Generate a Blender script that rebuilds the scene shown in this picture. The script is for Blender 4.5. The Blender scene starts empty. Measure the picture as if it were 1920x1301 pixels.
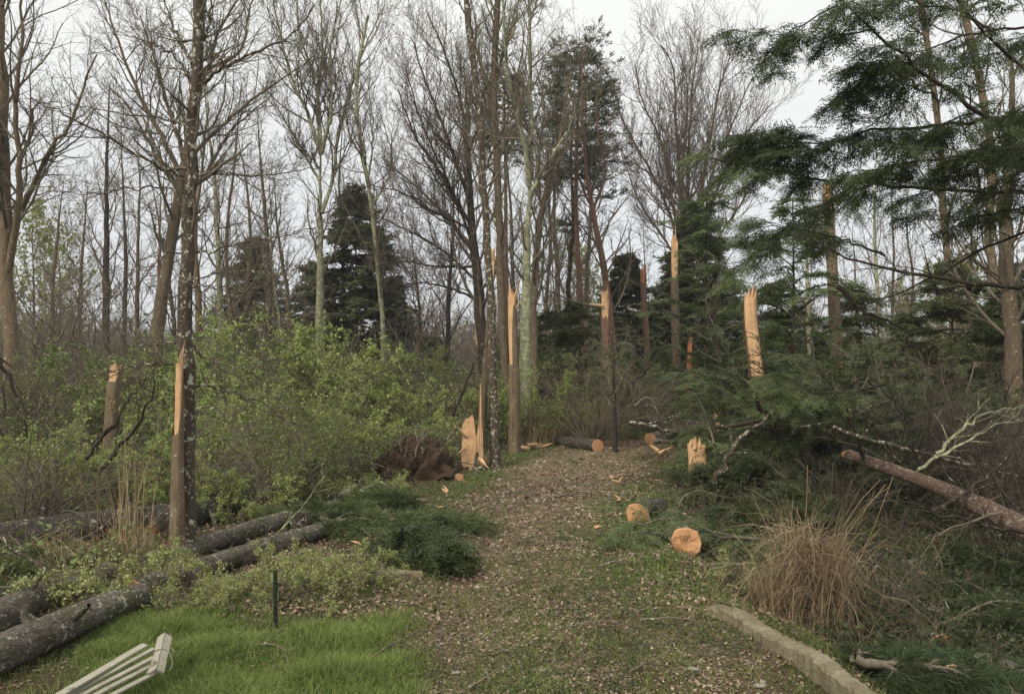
import bpy, math
import numpy as np
from mathutils import Vector, Matrix, Quaternion

SC = bpy.context.scene
COL = SC.collection
# ------------------------------------------------------------------ camera
W_, H_, F_, EYE, HOR = 1920.0, 1301.0, 1507.0, 1.7, 700.0
PITCH = math.atan((HOR - H_ / 2) / F_)
cam = bpy.data.cameras.new('camera'); camo = bpy.data.objects.new('camera', cam); COL.objects.link(camo)
camo.location = (0, 0, EYE); camo.rotation_euler = (math.pi / 2 + PITCH, 0, 0)
cam.sensor_width = 36; cam.lens = 36 * F_ / W_; cam.clip_start = 0.05; cam.clip_end = 3000
SC.camera = camo
# ------------------------------------------------------------------ sky and sun
SUN_EL, SUN_AZ = math.radians(42), math.radians(-145)     # azimuth from +Y, clockwise; behind the camera on the left
wd = bpy.data.worlds.new('World'); SC.world = wd; wd.use_nodes = True
nt = wd.node_tree; nt.nodes.clear()
def N(t, **k):
    n = nt.nodes.new(t)
    for a, b in k.items(): setattr(n, a, b)
    return n
wo = N('ShaderNodeOutputWorld'); bg = N('ShaderNodeBackground')
sky = N('ShaderNodeTexSky', sky_type='NISHITA', sun_disc=False, sun_elevation=SUN_EL, sun_rotation=SUN_AZ)
tc = N('ShaderNodeTexCoord'); sx = N('ShaderNodeSeparateXYZ'); nt.links.new(tc.outputs['Generated'], sx.inputs[0])
rp = N('ShaderNodeValToRGB')          # an overcast deck: slate near the horizon, pale overhead
nt.links.new(sx.outputs['Z'], rp.inputs[0])
e = rp.color_ramp.elements
e[0].position = 0.0; e[1].position = .42; e[0].color = (3.35, 3.42, 3.52, 1)
e[1].position = 0.42; e[1].color = (5.2, 5.2, 4.95, 1)
m_ = e.new(0.16); m_.color = (4.15, 4.2, 4.2, 1); m_ = e.new(1.0); m_.color = (9.6, 9.4, 8.7, 1)
nz = N('ShaderNodeTexNoise'); nz.inputs['Scale'].default_value = 2.2; nz.inputs['Detail'].default_value = 4
mp = N('ShaderNodeMapping'); mp.inputs['Scale'].default_value = (1, 1, 3.5)
nt.links.new(tc.outputs['Generated'], mp.inputs[0]); nt.links.new(mp.outputs[0], nz.inputs[0])
mr = N('ShaderNodeMapRange'); mr.inputs[3].default_value = 0.9; mr.inputs[4].default_value = 1.1
nt.links.new(nz.outputs[0], mr.inputs[0])
mul = N('ShaderNodeVectorMath', operation='SCALE'); nt.links.new(rp.outputs[0], mul.inputs[0]); nt.links.new(mr.outputs[0], mul.inputs['Scale'])
mx = N('ShaderNodeMixRGB'); mx.inputs[0].default_value = 0.93
nt.links.new(sky.outputs[0], mx.inputs[1]); nt.links.new(mul.outputs[0], mx.inputs[2])
nt.links.new(mx.outputs[0], bg.inputs[0]); bg.inputs[1].default_value = 0.1; nt.links.new(bg.outputs[0], wo.inputs[0])
sun = bpy.data.lights.new('sun', 'SUN'); sun.energy = 1.5; sun.angle = math.radians(10); sun.color = (1, .90, .74)
suno = bpy.data.objects.new('sun', sun); COL.objects.link(suno)
sd = Vector((math.sin(SUN_AZ) * math.cos(SUN_EL), math.cos(SUN_AZ) * math.cos(SUN_EL), math.sin(SUN_EL)))
suno.rotation_euler = sd.to_track_quat('Z', 'Y').to_euler(); suno.location = sd * 50
SC.view_settings.view_transform = 'Standard'; SC.view_settings.look = 'None'
SC.view_settings.exposure = 1.0; SC.view_settings.gamma = 1.0
SC.render.engine = 'CYCLES'; SC.cycles.use_denoising = True
SC.cycles.max_bounces = 5; SC.cycles.diffuse_bounces = 4; SC.cycles.transparent_max_bounces = 4
SC.cycles.volume_bounces = 0
# ------------------------------------------------------------------ pixel -> place
def ray(px, py):
    x = (px - W_ / 2) / F_; z = (H_ / 2 - py) / F_
    c, s = math.cos(PITCH), math.sin(PITCH)
    return np.array([x, c - z * s, s + z * c])
def at(px, py, Y):
    d = ray(px, py); return np.array([0, 0, EYE]) + d * (Y / d[1])
def sstep(a, b, v):
    t = np.clip((v - a) / (b - a), 0, 1); return t * t * (3 - 2 * t)
PE = np.array([[0, -.9, 2.0], [3, -.75, 1.75], [4.26, -.62, 1.53], [5.6, -.70, 1.40], [6.4, -.72, 1.15], [8.5, -.73, 1.18], [10.2, -.7, 1.35],
               [11.6, -.6, 1.7], [15, 0.0, 2.4], [17.7, 1.3, 3.2], [19.7, 2.6, 4.3], [24, 4.6, 6.3], [32, 6.0, 8.2], [45, 8.8, 11.5], [60, 12, 15]])
def path_edges(y): return np.interp(y, PE[:, 0], PE[:, 1]), np.interp(y, PE[:, 0], PE[:, 2])
def path_mask(x, y):
    l, r = path_edges(y); w = 0.35
    wob = 0.16 * np.sin(y * 2.3 + 1) + 0.1 * np.sin(y * 5.1 + x)
    return sstep(-w, w, x - l + wob) * sstep(-w, w, r - x + wob)
def wav(x, y, s, a):
    return a * (np.sin(x * s + 1.3 * np.sin(y * s * .7 + 2)) * np.cos(y * s * 1.13 + 1.1 * np.sin(x * s * .6 + 5)))
def ground(x, y):
    x = np.asarray(x, float); y = np.asarray(y, float); m = path_mask(x, y)
    z = wav(x, y, .55, .07) + wav(x + 9, y + 3, 1.7, .035) + wav(x, y, 4.1, .012)
    z = z * (1 - .8 * m) + wav(x, y, 6.3, .006) + wav(x + 3, y, 13, .004)
    l, r = path_edges(y)
    z = z - 0.32 * sstep(0.2, 1.3, x - r) * (1 - sstep(7.5, 11, y)) * sstep(-.1, .25, x - r)
    z = z - 0.03 * np.exp(-((x - (l + r) / 2 - .62) / .25) ** 2) * m - 0.03 * np.exp(-((x - (l + r) / 2 + .62) / .25) ** 2) * m
    z = z + 0.02 * np.clip(y - 24, 0, 60) * sstep(24, 40, y) * .6 + .25 * sstep(4, 14, -x) * sstep(10, 20, y)
    z = z + .22 * sstep(12.5, 17.5, y) * (1 - sstep(19, 26, y)) * sstep(-3, 1, x)
    return z
def G(x, y): return float(ground(x, y))
def gp(px, py, dz=0.0):
    d = ray(px, py); p = np.array([0, 0, EYE]); t = -EYE / d[2]
    q = p + d * t; q[2] = G(q[0], q[1]) + dz; return q
def pm(px, Y): return px * Y / F_          # pixels -> metres at depth Y
# ------------------------------------------------------------------ objects
def tag(o, label=None, cat=None, group=None, kind=None):
    if label: o['label'] = label
    if cat: o['category'] = cat
    if group: o['group'] = group
    if kind: o['kind'] = kind
    return o
def thing(name, label, cat, loc, group=None):
    o = bpy.data.objects.new(name, None); COL.objects.link(o); o.location = Vector([float(c) for c in loc]); o.empty_display_size = .1
    return tag(o, label, cat, group)
class MB:
    def __init__(s): s.v = []; s.f = {3: [], 4: []}; s.n = 0; s.sm = {3: [], 4: []}
    def add(s, V, Fc, smooth=True):
        V = np.asarray(V, float).reshape(-1, 3); Fc = np.asarray(Fc, np.int64)
        if len(Fc) == 0: return
        s.v.append(V); k = Fc.shape[1]; s.f[k].append(Fc + s.n); s.sm[k].append(np.full(len(Fc), smooth)); s.n += len(V)
    def build(s, name, mat, parent=None, off=None):
        V = np.concatenate(s.v)
        if off is not None: V = V - np.array(off)
        me = bpy.data.meshes.new(name)
        Q = np.concatenate(s.f[4]) if s.f[4] else np.zeros((0, 4), int); T = np.concatenate(s.f[3]) if s.f[3] else np.zeros((0, 3), int)
        me.vertices.add(len(V)); me.vertices.foreach_set('co', V.astype(np.float32).ravel())
        me.loops.add(Q.size + T.size); me.polygons.add(len(Q) + len(T))
        me.loops.foreach_set('vertex_index', np.concatenate([Q.ravel(), T.ravel()]).astype(np.int32))
        me.polygons.foreach_set('loop_start', np.concatenate([np.arange(len(Q)) * 4, Q.size + np.arange(len(T)) * 3]).astype(np.int32))
        sm = np.concatenate(s.sm[4] + s.sm[3]); me.polygons.foreach_set('use_smooth', sm)
        me.update(calc_edges=True); me.materials.append(mat)
        o = bpy.data.objects.new(name, me); COL.objects.link(o)
        if parent is not None: o.parent = parent
        return o
def norm(a): return a / np.maximum(np.linalg.norm(a, axis=-1, keepdims=True), 1e-9)
def tubes(mb, P, R, sides=4, cap=False):
    """P (N,k,3) centre lines, R (N,k) radii"""
    P = np.asarray(P, float); R = np.asarray(R, float)
    if P.ndim == 2: P = P[None]; R = R[None]
    Nn, k, _ = P.shape
    T = norm(np.gradient(P, axis=1)) if k > 2 else norm(np.repeat((P[:, 1:] - P[:, :1]), k, 1))
    D = norm(P[:, -1] - P[:, 0]); A = np.where(np.abs(D[:, 2:3]) > .8, np.array([[1., 0, 0]]), np.array([[0, 0, 1.]]))[:, None, :]
    U = norm(np.cross(np.broadcast_to(A, T.shape), T)); V = np.cross(T, U)
    th = np.arange(sides) / sides * 2 * math.pi
    X = P[:, :, None, :] + R[:, :, None, None] * (np.cos(th)[None, None, :, None] * U[:, :, None, :] + np.sin(th)[None, None, :, None] * V[:, :, None, :])
    base = (np.arange(Nn) * k * sides)[:, None, None]; j = np.arange(k - 1)[None, :, None] * sides; i = np.arange(sides)[None, None, :]; i2 = (i + 1) % sides
    Fq = np.stack([base + j + i, base + j + i2, base + j + sides + i2, base + j + sides + i], -1).reshape(-1, 4)
    mb.add(X.reshape(-1, 3), Fq, True)
    return X
def pinterp(P, t):
    """P (N,k,3|..), t (N,n) -> (N,n,3)"""
    k = P.shape[1]; f = np.clip(t, 0, .9999) * (k - 1); i = f.astype(int); w = (f - i)
    if P.ndim == 3: w = w[..., None]
    r = np.arange(P.shape[0])[:, None]
    return P[r, i] * (1 - w) + P[r, i + 1] * w
def grow(rng, O, D, L, R0, k, wob=.12, trop=0.0, rtip=.3, rmin=.002, droop=0.0):
    """shoots from O (M,3) along D (M,3), length L (M), start radius R0 (M)"""
    M = len(O); P = np.zeros((M, k, 3)); P[:, 0] = O; d = norm(D).copy()
    for j in range(1, k):
        d = norm(d + rng.normal(0, wob, (M, 3)) + np.array([0, 0, trop - droop * j / k]))
        P[:, j] = P[:, j - 1] + d * (L / (k - 1))[:, None]
    R = R0[:, None] * np.linspace(1, rtip, k)[None] ; return P, np.maximum(R, rmin)
def kids(rng, P, R, n, ang=50, angj=12, lr=.5, fall=.5, _pad=0, t0=.2, t1=.98, k=5, wob=.12, trop=.05, rr=.55, rmin=.003, planar=0, keep=1.0, droop=0, absl=None, rtip=.3):
    Nn = P.shape[0]
    t = t0 + (t1 - t0) * (np.arange(n)[None] + rng.uniform(0, 1, (Nn, n))) / n
    O = pinterp(P, t); T = norm(pinterp(np.gradient(P, axis=1), t)); Rt = pinterp(R, t)
    Lp = np.linalg.norm(np.diff(P, axis=1), axis=2).sum(1)[:, None]
    if absl is not None: Lp = np.full_like(Lp, absl)
    L = Lp * lr * (1 - fall * t) * rng.uniform(.6, 1.25, (Nn, n))
    if planar:
        side = np.where((np.arange(n)[None] + rng.integers(0, 2, (Nn, 1))) % 2 == 0, 1.0, -1.0)[..., None]
        B = norm(np.cross(T, np.array([0, 0, 1.])) + 1e-4) * side + rng.normal(0, .18, T.shape)
    else:
        az = (np.arange(n)[None] * 2.4 + rng.uniform(0, 6.28, (Nn, 1)) + rng.normal(0, .4, (Nn, n)))[..., None]
        A = norm(np.cross(T, np.array([.13, .21, .97]))); B = np.cos(az) * A + np.sin(az) * np.cross(T, A)
    a = np.radians(ang + rng.normal(0, angj, (Nn, n)))[..., None]
    D = np.cos(a) * T + np.sin(a) * norm(B)
    m = rng.uniform(0, 1, (Nn, n)) < keep
    return grow(rng, O[m], D[m], L[m], Rt[m] * rr, k, wob, trop, rtip, rmin, droop)
def spline(pts, n):
    """catmull-rom through pts (m,d)"""
    p = np.array(pts, float); m = len(p)
    if m == 2: return p[0] + (p[1] - p[0]) * np.linspace(0, 1, n)[:, None]
    q = np.vstack([2 * p[0] - p[1], p, 2 * p[-1] - p[-2]])
    d = np.concatenate([[0], np.cumsum(np.linalg.norm(np.diff(p, axis=0)[:, :3], axis=1))]); s = np.linspace(0, d[-1], n)
    out = []
    for v in s:
        i = min(int(np.searchsorted(d, v, 'right')) - 1, m - 2); t = (v - d[i]) / (d[i + 1] - d[i] + 1e-9)
        a, b, c, e_ = q[i], q[i + 1], q[i + 2], q[i + 3]
        out.append(.5 * (2 * b + (c - a) * t + (2 * a - 5 * b + 4 * c - e_) * t * t + (3 * b - a - 3 * c + e_) * t ** 3))
    return np.array(out)
def leaves(mb, rng, O, size, asp=.5, flat=0.0, jit=.6):
    """rhombus leaves at O (M,3)"""
    M = len(O); A = rng.normal(0, 1, (M, 3)); A[:, 2] *= (1 - flat * .7); A = norm(A)
    B = norm(np.cross(A, norm(rng.normal(0, 1, (M, 3)) * (1 - flat) + np.array([0, 0, 1.4 * flat]))))
    s = (size * rng.uniform(1 - jit, 1 + jit, M))[:, None]
    V = np.stack([O, O + A * s * .5 + B * s * asp * .5, O + A * s, O + A * s * .5 - B * s * asp * .5], 1)
    mb.add(V.reshape(-1, 3), np.arange(M * 4).reshape(-1, 4), False)
def stamp(mb, proto, O, X, Z, S):
    """stamp quads proto (q*4,3) at O with x-axis X and up Z and scale S"""
    X = norm(X); Y = norm(np.cross(Z, X)); Z2 = np.cross(X, Y)
    B = np.stack([X, Y, Z2], 1)      # rows are axes
    V = np.einsum('pa,nab->npb', proto, B) * S[:, None, None] + O[:, None, :]
    M = V.shape[0] * V.shape[1]; mb.add(V.reshape(-1, 3), np.arange(M).reshape(-1, 4), False)
def quadstrip(a, b, w, nrm=(0, 0, 1)):
    a = np.array(a, float); b = np.array(b, float); d = b - a; s = norm(np.cross(d, np.array(nrm, float))) * w / 2; m = a + d * .45
    return np.array([a, m + s, b, m - s])
def hemlock_spray(seed, nside=11, nl=5, w=.016, side=.2):
    r = np.random.default_rng(seed); out = []
    for i in range(nside):
        t = (i + .6) / nside; L = side * (1 - .75 * t) * r.uniform(.7, 1.15)
        for sgn in (-1, 1):
            o = np.array([t * .45, 0, -.06 * t * t]); a = r.uniform(.75, 1.05); d = np.array([math.cos(a), sgn * math.sin(a), -.14 + r.normal(0, .1)])
            n_ = max(1, int(nl * L / side + .5))
            for j in range(n_):
                p = o + d * L * (j / n_); b_ = a + r.normal(0, .5); dd = np.array([math.cos(b_), sgn * math.sin(b_), -.18 + r.normal(0, .2)])
                out.append(quadstrip(p, p + dd * L / n_ * 1.35, w * r.uniform(.8, 1.3), (r.normal(0, .5), r.normal(0, .5), 1)))
    out.append(quadstrip((0, 0, 0), (.47, 0, -.07), w)); return np.concatenate(out)
def coarse_spray(seed, n=9, w=.06):
    r = np.random.default_rng(seed); out = []
    for i in range(n):
        t = i / n; sgn = 1 if i % 2 else -1; a = r.uniform(.4, 1.1)
        p = np.array([t * .4, 0, -.05 * t]); L = .22 * (1 - .6 * t) * r.uniform(.7, 1.3)
        out.append(quadstrip(p, p + L * np.array([math.cos(a), sgn * math.sin(a), -.25 + r.normal(0, .2)]), w * r.uniform(.6, 1.3), (r.normal(0, .5), r.normal(0, .5), 1)))
    return np.concatenate(out)
def pine_tuft(seed, n=34, L=.12, w=.005):
    r = np.random.default_rng(seed); out = []
    for i in range(n):
        t = r.uniform(0, 1); az = r.uniform(0, 6.28); a = r.uniform(.35, .95)
        d = np.array([math.cos(a), math.sin(a) * math.cos(az), math.sin(a) * math.sin(az) - .12]); p = np.array([t * .16, 0, 0])
        out.append(quadstrip(p, p + d * L * r.uniform(.7, 1.1), w, r.normal(0, 1, 3)))
    return np.concatenate(out)
SPR = [hemlock_spray(i) for i in range(4)]; SPRL = [hemlock_spray(i + 9, 8, 3, .024) for i in range(3)]
CSP = [coarse_spray(i) for i in range(4)]; PIN = [pine_tuft(i) for i in range(4)]; PINC = [pine_tuft(i + 7, 16, .17, .012) for i in range(3)]
# ------------------------------------------------------------------ materials
def newmat(name, rough=.85, spec=.25):
    m = bpy.data.materials.new(name); m.use_nodes = True; t = m.node_tree; b = t.nodes['Principled BSDF']
    b.inputs['Roughness'].default_value = rough; b.inputs['Specular IOR Level'].default_value = spec
    return m, t, b
def nd(t, ty, ins=None, **k):
    n = t.nodes.new(ty)
    for a, b in k.items(): setattr(n, a, b)
    for a, b in (ins or {}).items():
        if isinstance(b, bpy.types.NodeSocket): t.links.new(b, n.inputs[a])
        else: n.inputs[a].default_value = b
    return n
def rgba(c): return (c[0], c[1], c[2], 1)
def mixc(t, fac, a, b):
    n = t.nodes.new('ShaderNodeMixRGB')
    for i, v in enumerate((fac, a, b)):
        if isinstance(v, bpy.types.NodeSocket): t.links.new(v, n.inputs[i])
        else: n.inputs[i].default_value = v if i == 0 else rgba(v)
    return n.outputs[0]
def ramp(t, sock, a, b):
    n = nd(t, 'ShaderNodeMapRange', {0: sock, 1: a, 2: b}); return n.outputs[0]
def noise(t, vec, scale, detail=4, rough=.6):
    return nd(t, 'ShaderNodeTexNoise', {'Vector': vec, 'Scale': scale, 'Detail': detail, 'Roughness': rough}).outputs[0]
def mat_bark(name, c1, c2, lich=None, lam=.0, scale=1.0, moss=None, mam=0, bump=.7, stretch=.18):
    m, t, b = newmat(name, .9, .2)
    co = nd(t, 'ShaderNodeTexCoord').outputs['Object']
    st = nd(t, 'ShaderNodeMapping', {'Vector': co, 'Scale': (1, 1, stretch)}).outputs[0]
    n1 = noise(t, st, 38 * scale, 5, .65); n2 = noise(t, co, 3.2, 3); n3 = noise(t, st, 90 * scale, 3)
    c = mixc(t, ramp(t, n1, .38, .62), c1, c2)
    c = mixc(t, ramp(t, n2, .35, .75), c, tuple(x * .72 for x in c2))
    if moss: c = mixc(t, nd(t, 'ShaderNodeMath', {0: ramp(t, noise(t, co, 5, 3), .5 - mam * .3, .66 - mam * .3), 1: .85}, operation='MULTIPLY').outputs[0], c, moss)
    if lich:
        v = noise(t, co, 17 * scale, 4, .7)
        c = mixc(t, ramp(t, v, .66 - lam * .28, .70 - lam * .28), c, lich)
        v2 = noise(t, co, 46 * scale, 2, .6); c = mixc(t, ramp(t, v2, .70 - lam * .12, .73 - lam * .12), c, tuple(min(.6, x * 1.35) for x in lich))
    t.links.new(c, b.inputs['Base Color'])
    bp = nd(t, 'ShaderNodeBump', {'Height': n1, 'Strength': bump, 'Distance': .02}); bp2 = nd(t, 'ShaderNodeBump', {'Height': n3, 'Strength': bump * .6, 'Distance': .006, 'Normal': bp.outputs[0]})
    t.links.new(bp2.outputs[0], b.inputs['Normal']); return m
def mat_wood(name, c1, c2, dark=(.22, .08, .03), stretch=.06, rough=.75):
    m, t, b = newmat(name, rough, .25)
    co = nd(t, 'ShaderNodeTexCoord').outputs['Object']
    st = nd(t, 'ShaderNodeMapping', {'Vector': co, 'Scale': (1, 1, stretch)}).outputs[0]
    n1 = noise(t, st, 110, 6, .75); n2 = noise(t, st, 26, 5, .7); n3 = noise(t, co, 6, 4)
    c = mixc(t, ramp(t, n1, .3, .7), c1, c2); c = mixc(t, ramp(t, n2, .58, .72), c, dark)
    c = mixc(t, nd(t, 'ShaderNodeMath', {0: ramp(t, n3, .45, .7), 1: .5}, operation='MULTIPLY').outputs[0], c, tuple(x * .7 for x in c2))
    t.links.new(c, b.inputs['Base Color'])
    bp = nd(t, 'ShaderNodeBump', {'Height': n1, 'Strength': .8, 'Distance': .012}); t.links.new(bp.outputs[0], b.inputs['Normal']); return m
def mat_rings(name, c1, c2, edge):
    m, t, b = newmat(name, .8, .2)
    co = nd(t, 'ShaderNodeTexCoord').outputs['Object']
    s = nd(t, 'ShaderNodeMapping', {'Vector': co, 'Scale': (1, 1, 0)}).outputs[0]
    ln = nd(t, 'ShaderNodeVectorMath', {0: s}, operation='LENGTH').outputs['Value']
    ds = nd(t, 'ShaderNodeMath', {0: ln, 1: nd(t, 'ShaderNodeMath', {0: noise(t, co, 9, 3), 1: .02}, operation='MULTIPLY').outputs[0]}, operation='ADD').outputs[0]
    w = nd(t, 'ShaderNodeMath', {0: nd(t, 'ShaderNodeMath', {0: ds, 1: 420.0}, operation='MULTIPLY').outputs[0]}, operation='SINE').outputs[0]
    c = mixc(t, ramp(t, w, -1, 1), c1, c2)
    rad = nd(t, 'ShaderNodeMath', {0: ramp(t, noise(t, co, 7, 4), .58, .75), 1: .55}, operation='MULTIPLY').outputs[0]; c = mixc(t, rad, c, edge)
    t.links.new(c, b.inputs['Base Color']); return m
def mat_leaf(name, cols, trans=.3, rough=.6, spec=.3, big=1.3):
    m, t, b = newmat(name, rough, spec)
    g = nd(t, 'ShaderNodeNewGeometry'); r = g.outputs['Random Per Island']
    rp = nd(t, 'ShaderNodeValToRGB', {0: r}); el = rp.color_ramp.elements
    for i, c in enumerate(cols):
        q = el[i] if i < 2 else el.new(.5)
        q.position = 0 if i == 0 else (1 if i == len(cols) - 1 else i / (len(cols) - 1)); q.color = rgba(c)
    # elements re-set in order because new() sorts
    el = sorted(rp.color_ramp.elements, key=lambda z: z.position)
    while len(rp.color_ramp.elements) > 2 and len(rp.color_ramp.elements) > len(cols): rp.color_ramp.elements.remove(rp.color_ramp.elements[-1])
    for i, c in enumerate(cols): rp.color_ramp.elements[i].position = i / (len(cols) - 1)
    for i, c in enumerate(cols): rp.color_ramp.elements[i].color = rgba(c)
    n2 = noise(t, g.outputs['Position'], big, 3)
    c = mixc(t, nd(t, 'ShaderNodeMath', {0: ramp(t, n2, .35, .7), 1: .45}, operation='MULTIPLY').outputs[0], rp.outputs[0], tuple(x * .55 for x in cols[0]))
    t.links.new(c, b.inputs['Base Color'])
    if trans > 0:
        tr = nd(t, 'ShaderNodeBsdfTranslucent', {'Color': c}); mx = nd(t, 'ShaderNodeMixShader', {0: trans, 1: b.outputs[0], 2: tr.outputs[0]})
        t.links.new(mx.outputs[0], t.nodes['Material Output'].inputs[0])
    return m
def mat_rough(name, c1, c2, scale=8, bump=.6, c3=None, rough=.95, dist=.03):
    m, t, b = newmat(name, rough, .15)
    co = nd(t, 'ShaderNodeTexCoord').outputs['Object']
    n1 = noise(t, co, scale, 6, .7); n2 = noise(t, co, scale * 5, 4, .7)
    c = mixc(t, ramp(t, n1, .35, .65), c1, c2); c = mixc(t, ramp(t, n2, .55, .7), c, c3 or tuple(x * .5 for x in c1)); t.links.new(c, b.inputs['Base Color'])
    bp = nd(t, 'ShaderNodeBump', {'Height': n2, 'Strength': bump, 'Distance': dist}); t.links.new(bp.outputs[0], b.inputs['Normal']); return m
LICH = (.34, .36, .27)
M = dict(
    brown=mat_bark('bark_brown', (.065, .05, .034), (.145, .11, .074), LICH, .12, .8),
    dark=mat_bark('bark_dark', (.035, .028, .022), (.10, .078, .058), (.42, .42, .33), .33, .9),
    black=mat_bark('bark_wet', (.018, .014, .012), (.055, .043, .034), LICH, .05, .9),
    tan=mat_bark('bark_tan', (.095, .070, .044), (.20, .152, .10), LICH, .1, .6),
    pale=mat_bark('bark_lichen', (.13, .125, .085), (.25, .25, .17), (.33, .36, .22), .5, .7),
    red=mat_bark('bark_reddish', (.10, .055, .04), (.21, .12, .085), LICH, .05, .9),
    pine=mat_bark('bark_pine', (.06, .04, .03), (.175, .115, .088), (.28, .25, .21), .28, 1.2, stretch=.5, bump=1.2),
    log=mat_bark('bark_log', (.045, .038, .031), (.16, .14, .115), (.34, .34, .29), .26, 1.2, (.055, .065, .02), .1, 1.8, .45),
    logdark=mat_bark('bark_log_dark', (.03, .026, .023), (.09, .077, .062), (.3, .3, .26), .2, 1.1, None, 0, 1.8, .5),
    mossy=mat_bark('bark_mossy', (.05, .045, .03), (.11, .10, .07), (.3, .31, .25), .2, .7, (.05, .062, .022), .7, 1.0, .6),
    twig=mat_bark('twig_bark', (.085, .07, .052), (.17, .145, .11), LICH, .1, 1, bump=.2),
    twigred=mat_bark('twig_bark_red', (.10, .078, .065), (.19, .15, .125), None, 0, 1, bump=.2),
    twigpale=mat_bark('twig_bark_pale', (.10, .088, .06), (.19, .17, .12), LICH, .2, 1, bump=.2),
    wood=mat_wood('fresh_wood', (.70, .475, .285), (.48, .275, .14), (.25, .12, .065)),
    woodhot=mat_wood('fresh_wood_red', (.55, .24, .11), (.36, .13, .06)),
    oldwood=mat_wood('grey_paint_wood', (.40, .38, .32), (.25, .235, .185), (.10, .085, .06), .3),
    ring=mat_rings('cut_end', (.52, .30, .16), (.40, .205, .095), (.30, .15, .075)),
    innerbark=mat_rough('inner_bark', (.16, .035, .02), (.07, .025, .018), 12),
    green=mat_leaf('leaf_spring', [(.19, .245, .06), (.31, .38, .11), (.45, .50, .22)], .4),
    greenb=mat_leaf('leaf_mid', [(.095, .13, .035), (.155, .20, .06), (.24, .285, .12)], .35),
    yellow=mat_leaf('leaf_yellow', [(.20, .23, .06), (.28, .31, .09), (.34, .35, .13)], .45),
    palel=mat_leaf('leaf_pale', [(.19, .24, .06), (.33, .37, .13), (.52, .53, .28)], .35),
    hemdark=mat_leaf('needle_shaded_pine', [(.020, .036, .012), (.034, .055, .018), (.06, .085, .03)], .15),  # the hollow's shade put into the colour: darker needles for boughs lying there
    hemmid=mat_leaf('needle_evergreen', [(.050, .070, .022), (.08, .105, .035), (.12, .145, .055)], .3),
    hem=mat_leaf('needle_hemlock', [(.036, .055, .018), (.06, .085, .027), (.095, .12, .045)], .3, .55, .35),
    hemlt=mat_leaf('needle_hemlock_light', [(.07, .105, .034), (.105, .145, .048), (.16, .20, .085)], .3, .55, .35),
    spruce=mat_leaf('needle_spruce', [(.05, .066, .026), (.075, .095, .038), (.11, .125, .05)], .1),
    pinen=mat_leaf('needle_pine', [(.045, .07, .02), (.078, .11, .03), (.13, .165, .055)], .2, .5, .4),
    dry=mat_leaf('dry_grass', [(.25, .17, .09), (.42, .31, .17), (.55, .45, .28)], .25),
    reed=mat_leaf('reed_blades', [(.16, .11, .065), (.32, .235, .14), (.52, .42, .28)], .2),
    grass=mat_leaf('grass_blades', [(.105, .15, .035), (.17, .25, .055), (.33, .36, .13)], .4, .6, .3, 5),
    moss=mat_leaf('moss_blades', [(.075, .095, .022), (.12, .145, .035), (.21, .22, .06)], .3),
    litter=mat_leaf('dead_leaf', [(.06, .037, .026), (.17, .108, .072), (.28, .195, .145), (.38, .30, .235)], .05, .7, .3, .8),
    stone=mat_leaf('path_stone', [(.16, .13, .10), (.30, .26, .21), (.42, .37, .31)], 0, .8),
    soil=mat_rough('soil', (.045, .03, .02), (.085, .057, .038), 9, 1.0),
    concrete=mat_rough('old_concrete', (.21, .185, .13), (.13, .11, .07), 7, .9, (.07, .075, .03), .9, .01),
    metal=mat_rough('painted_steel', (.012, .022, .015), (.02, .03, .02), 30, .2, (.05, .03, .02), .5),
    rock=mat_rough('lichen_rock', (.20, .185, .155), (.28, .265, .22), 14, .6, (.12, .12, .09)),
)
# ground material: soil, moss and leaf litter, mixed by the painted path attribute and noise
m, t, b = newmat('ground', .95, .1); M['ground'] = m
co = nd(t, 'ShaderNodeTexCoord').outputs['Object']
pa = nd(t, 'ShaderNodeAttribute', attribute_name='path').outputs['Fac']
ga = nd(t, 'ShaderNodeAttribute', attribute_name='lawn').outputs['Fac']
n1 = noise(t, co, 1.3, 5); n2 = noise(t, co, 22, 5, .7); n3 = noise(t, co, 70, 3, .7); n4 = noise(t, co, 3.4, 5, .65)
lit = mixc(t, ramp(t, n2, .35, .65), (.10, .065, .042), (.22, .165, .115)); lit = mixc(t, ramp(t, n3, .6, .66), lit, (.36, .30, .235)); lit = mixc(t, ramp(t, n4, .52, .64), lit, (.085, .085, .035))
woods = mixc(t, ramp(t, n2, .35, .65), (.035, .026, .016), (.085, .06, .036)); woods = mixc(t, ramp(t, n1, .42, .6), woods, (.045, .06, .02))
lawn = mixc(t, ramp(t, n2, .3, .7), (.035, .06, .013), (.065, .10, .025))
c = mixc(t, pa, woods, lit); c = mixc(t, ga, c, lawn); t.links.new(c, b.inputs['Base Color'])
bp = nd(t, 'ShaderNodeBump', {'Height': n2, 'Strength': .8, 'Distance': .03}); bp = nd(t, 'ShaderNodeBump', {'Height': n3, 'Strength': .7, 'Distance': .012, 'Normal': bp.outputs[0]}); t.links.new(bp.outputs[0], b.inputs['Normal'])
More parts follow.
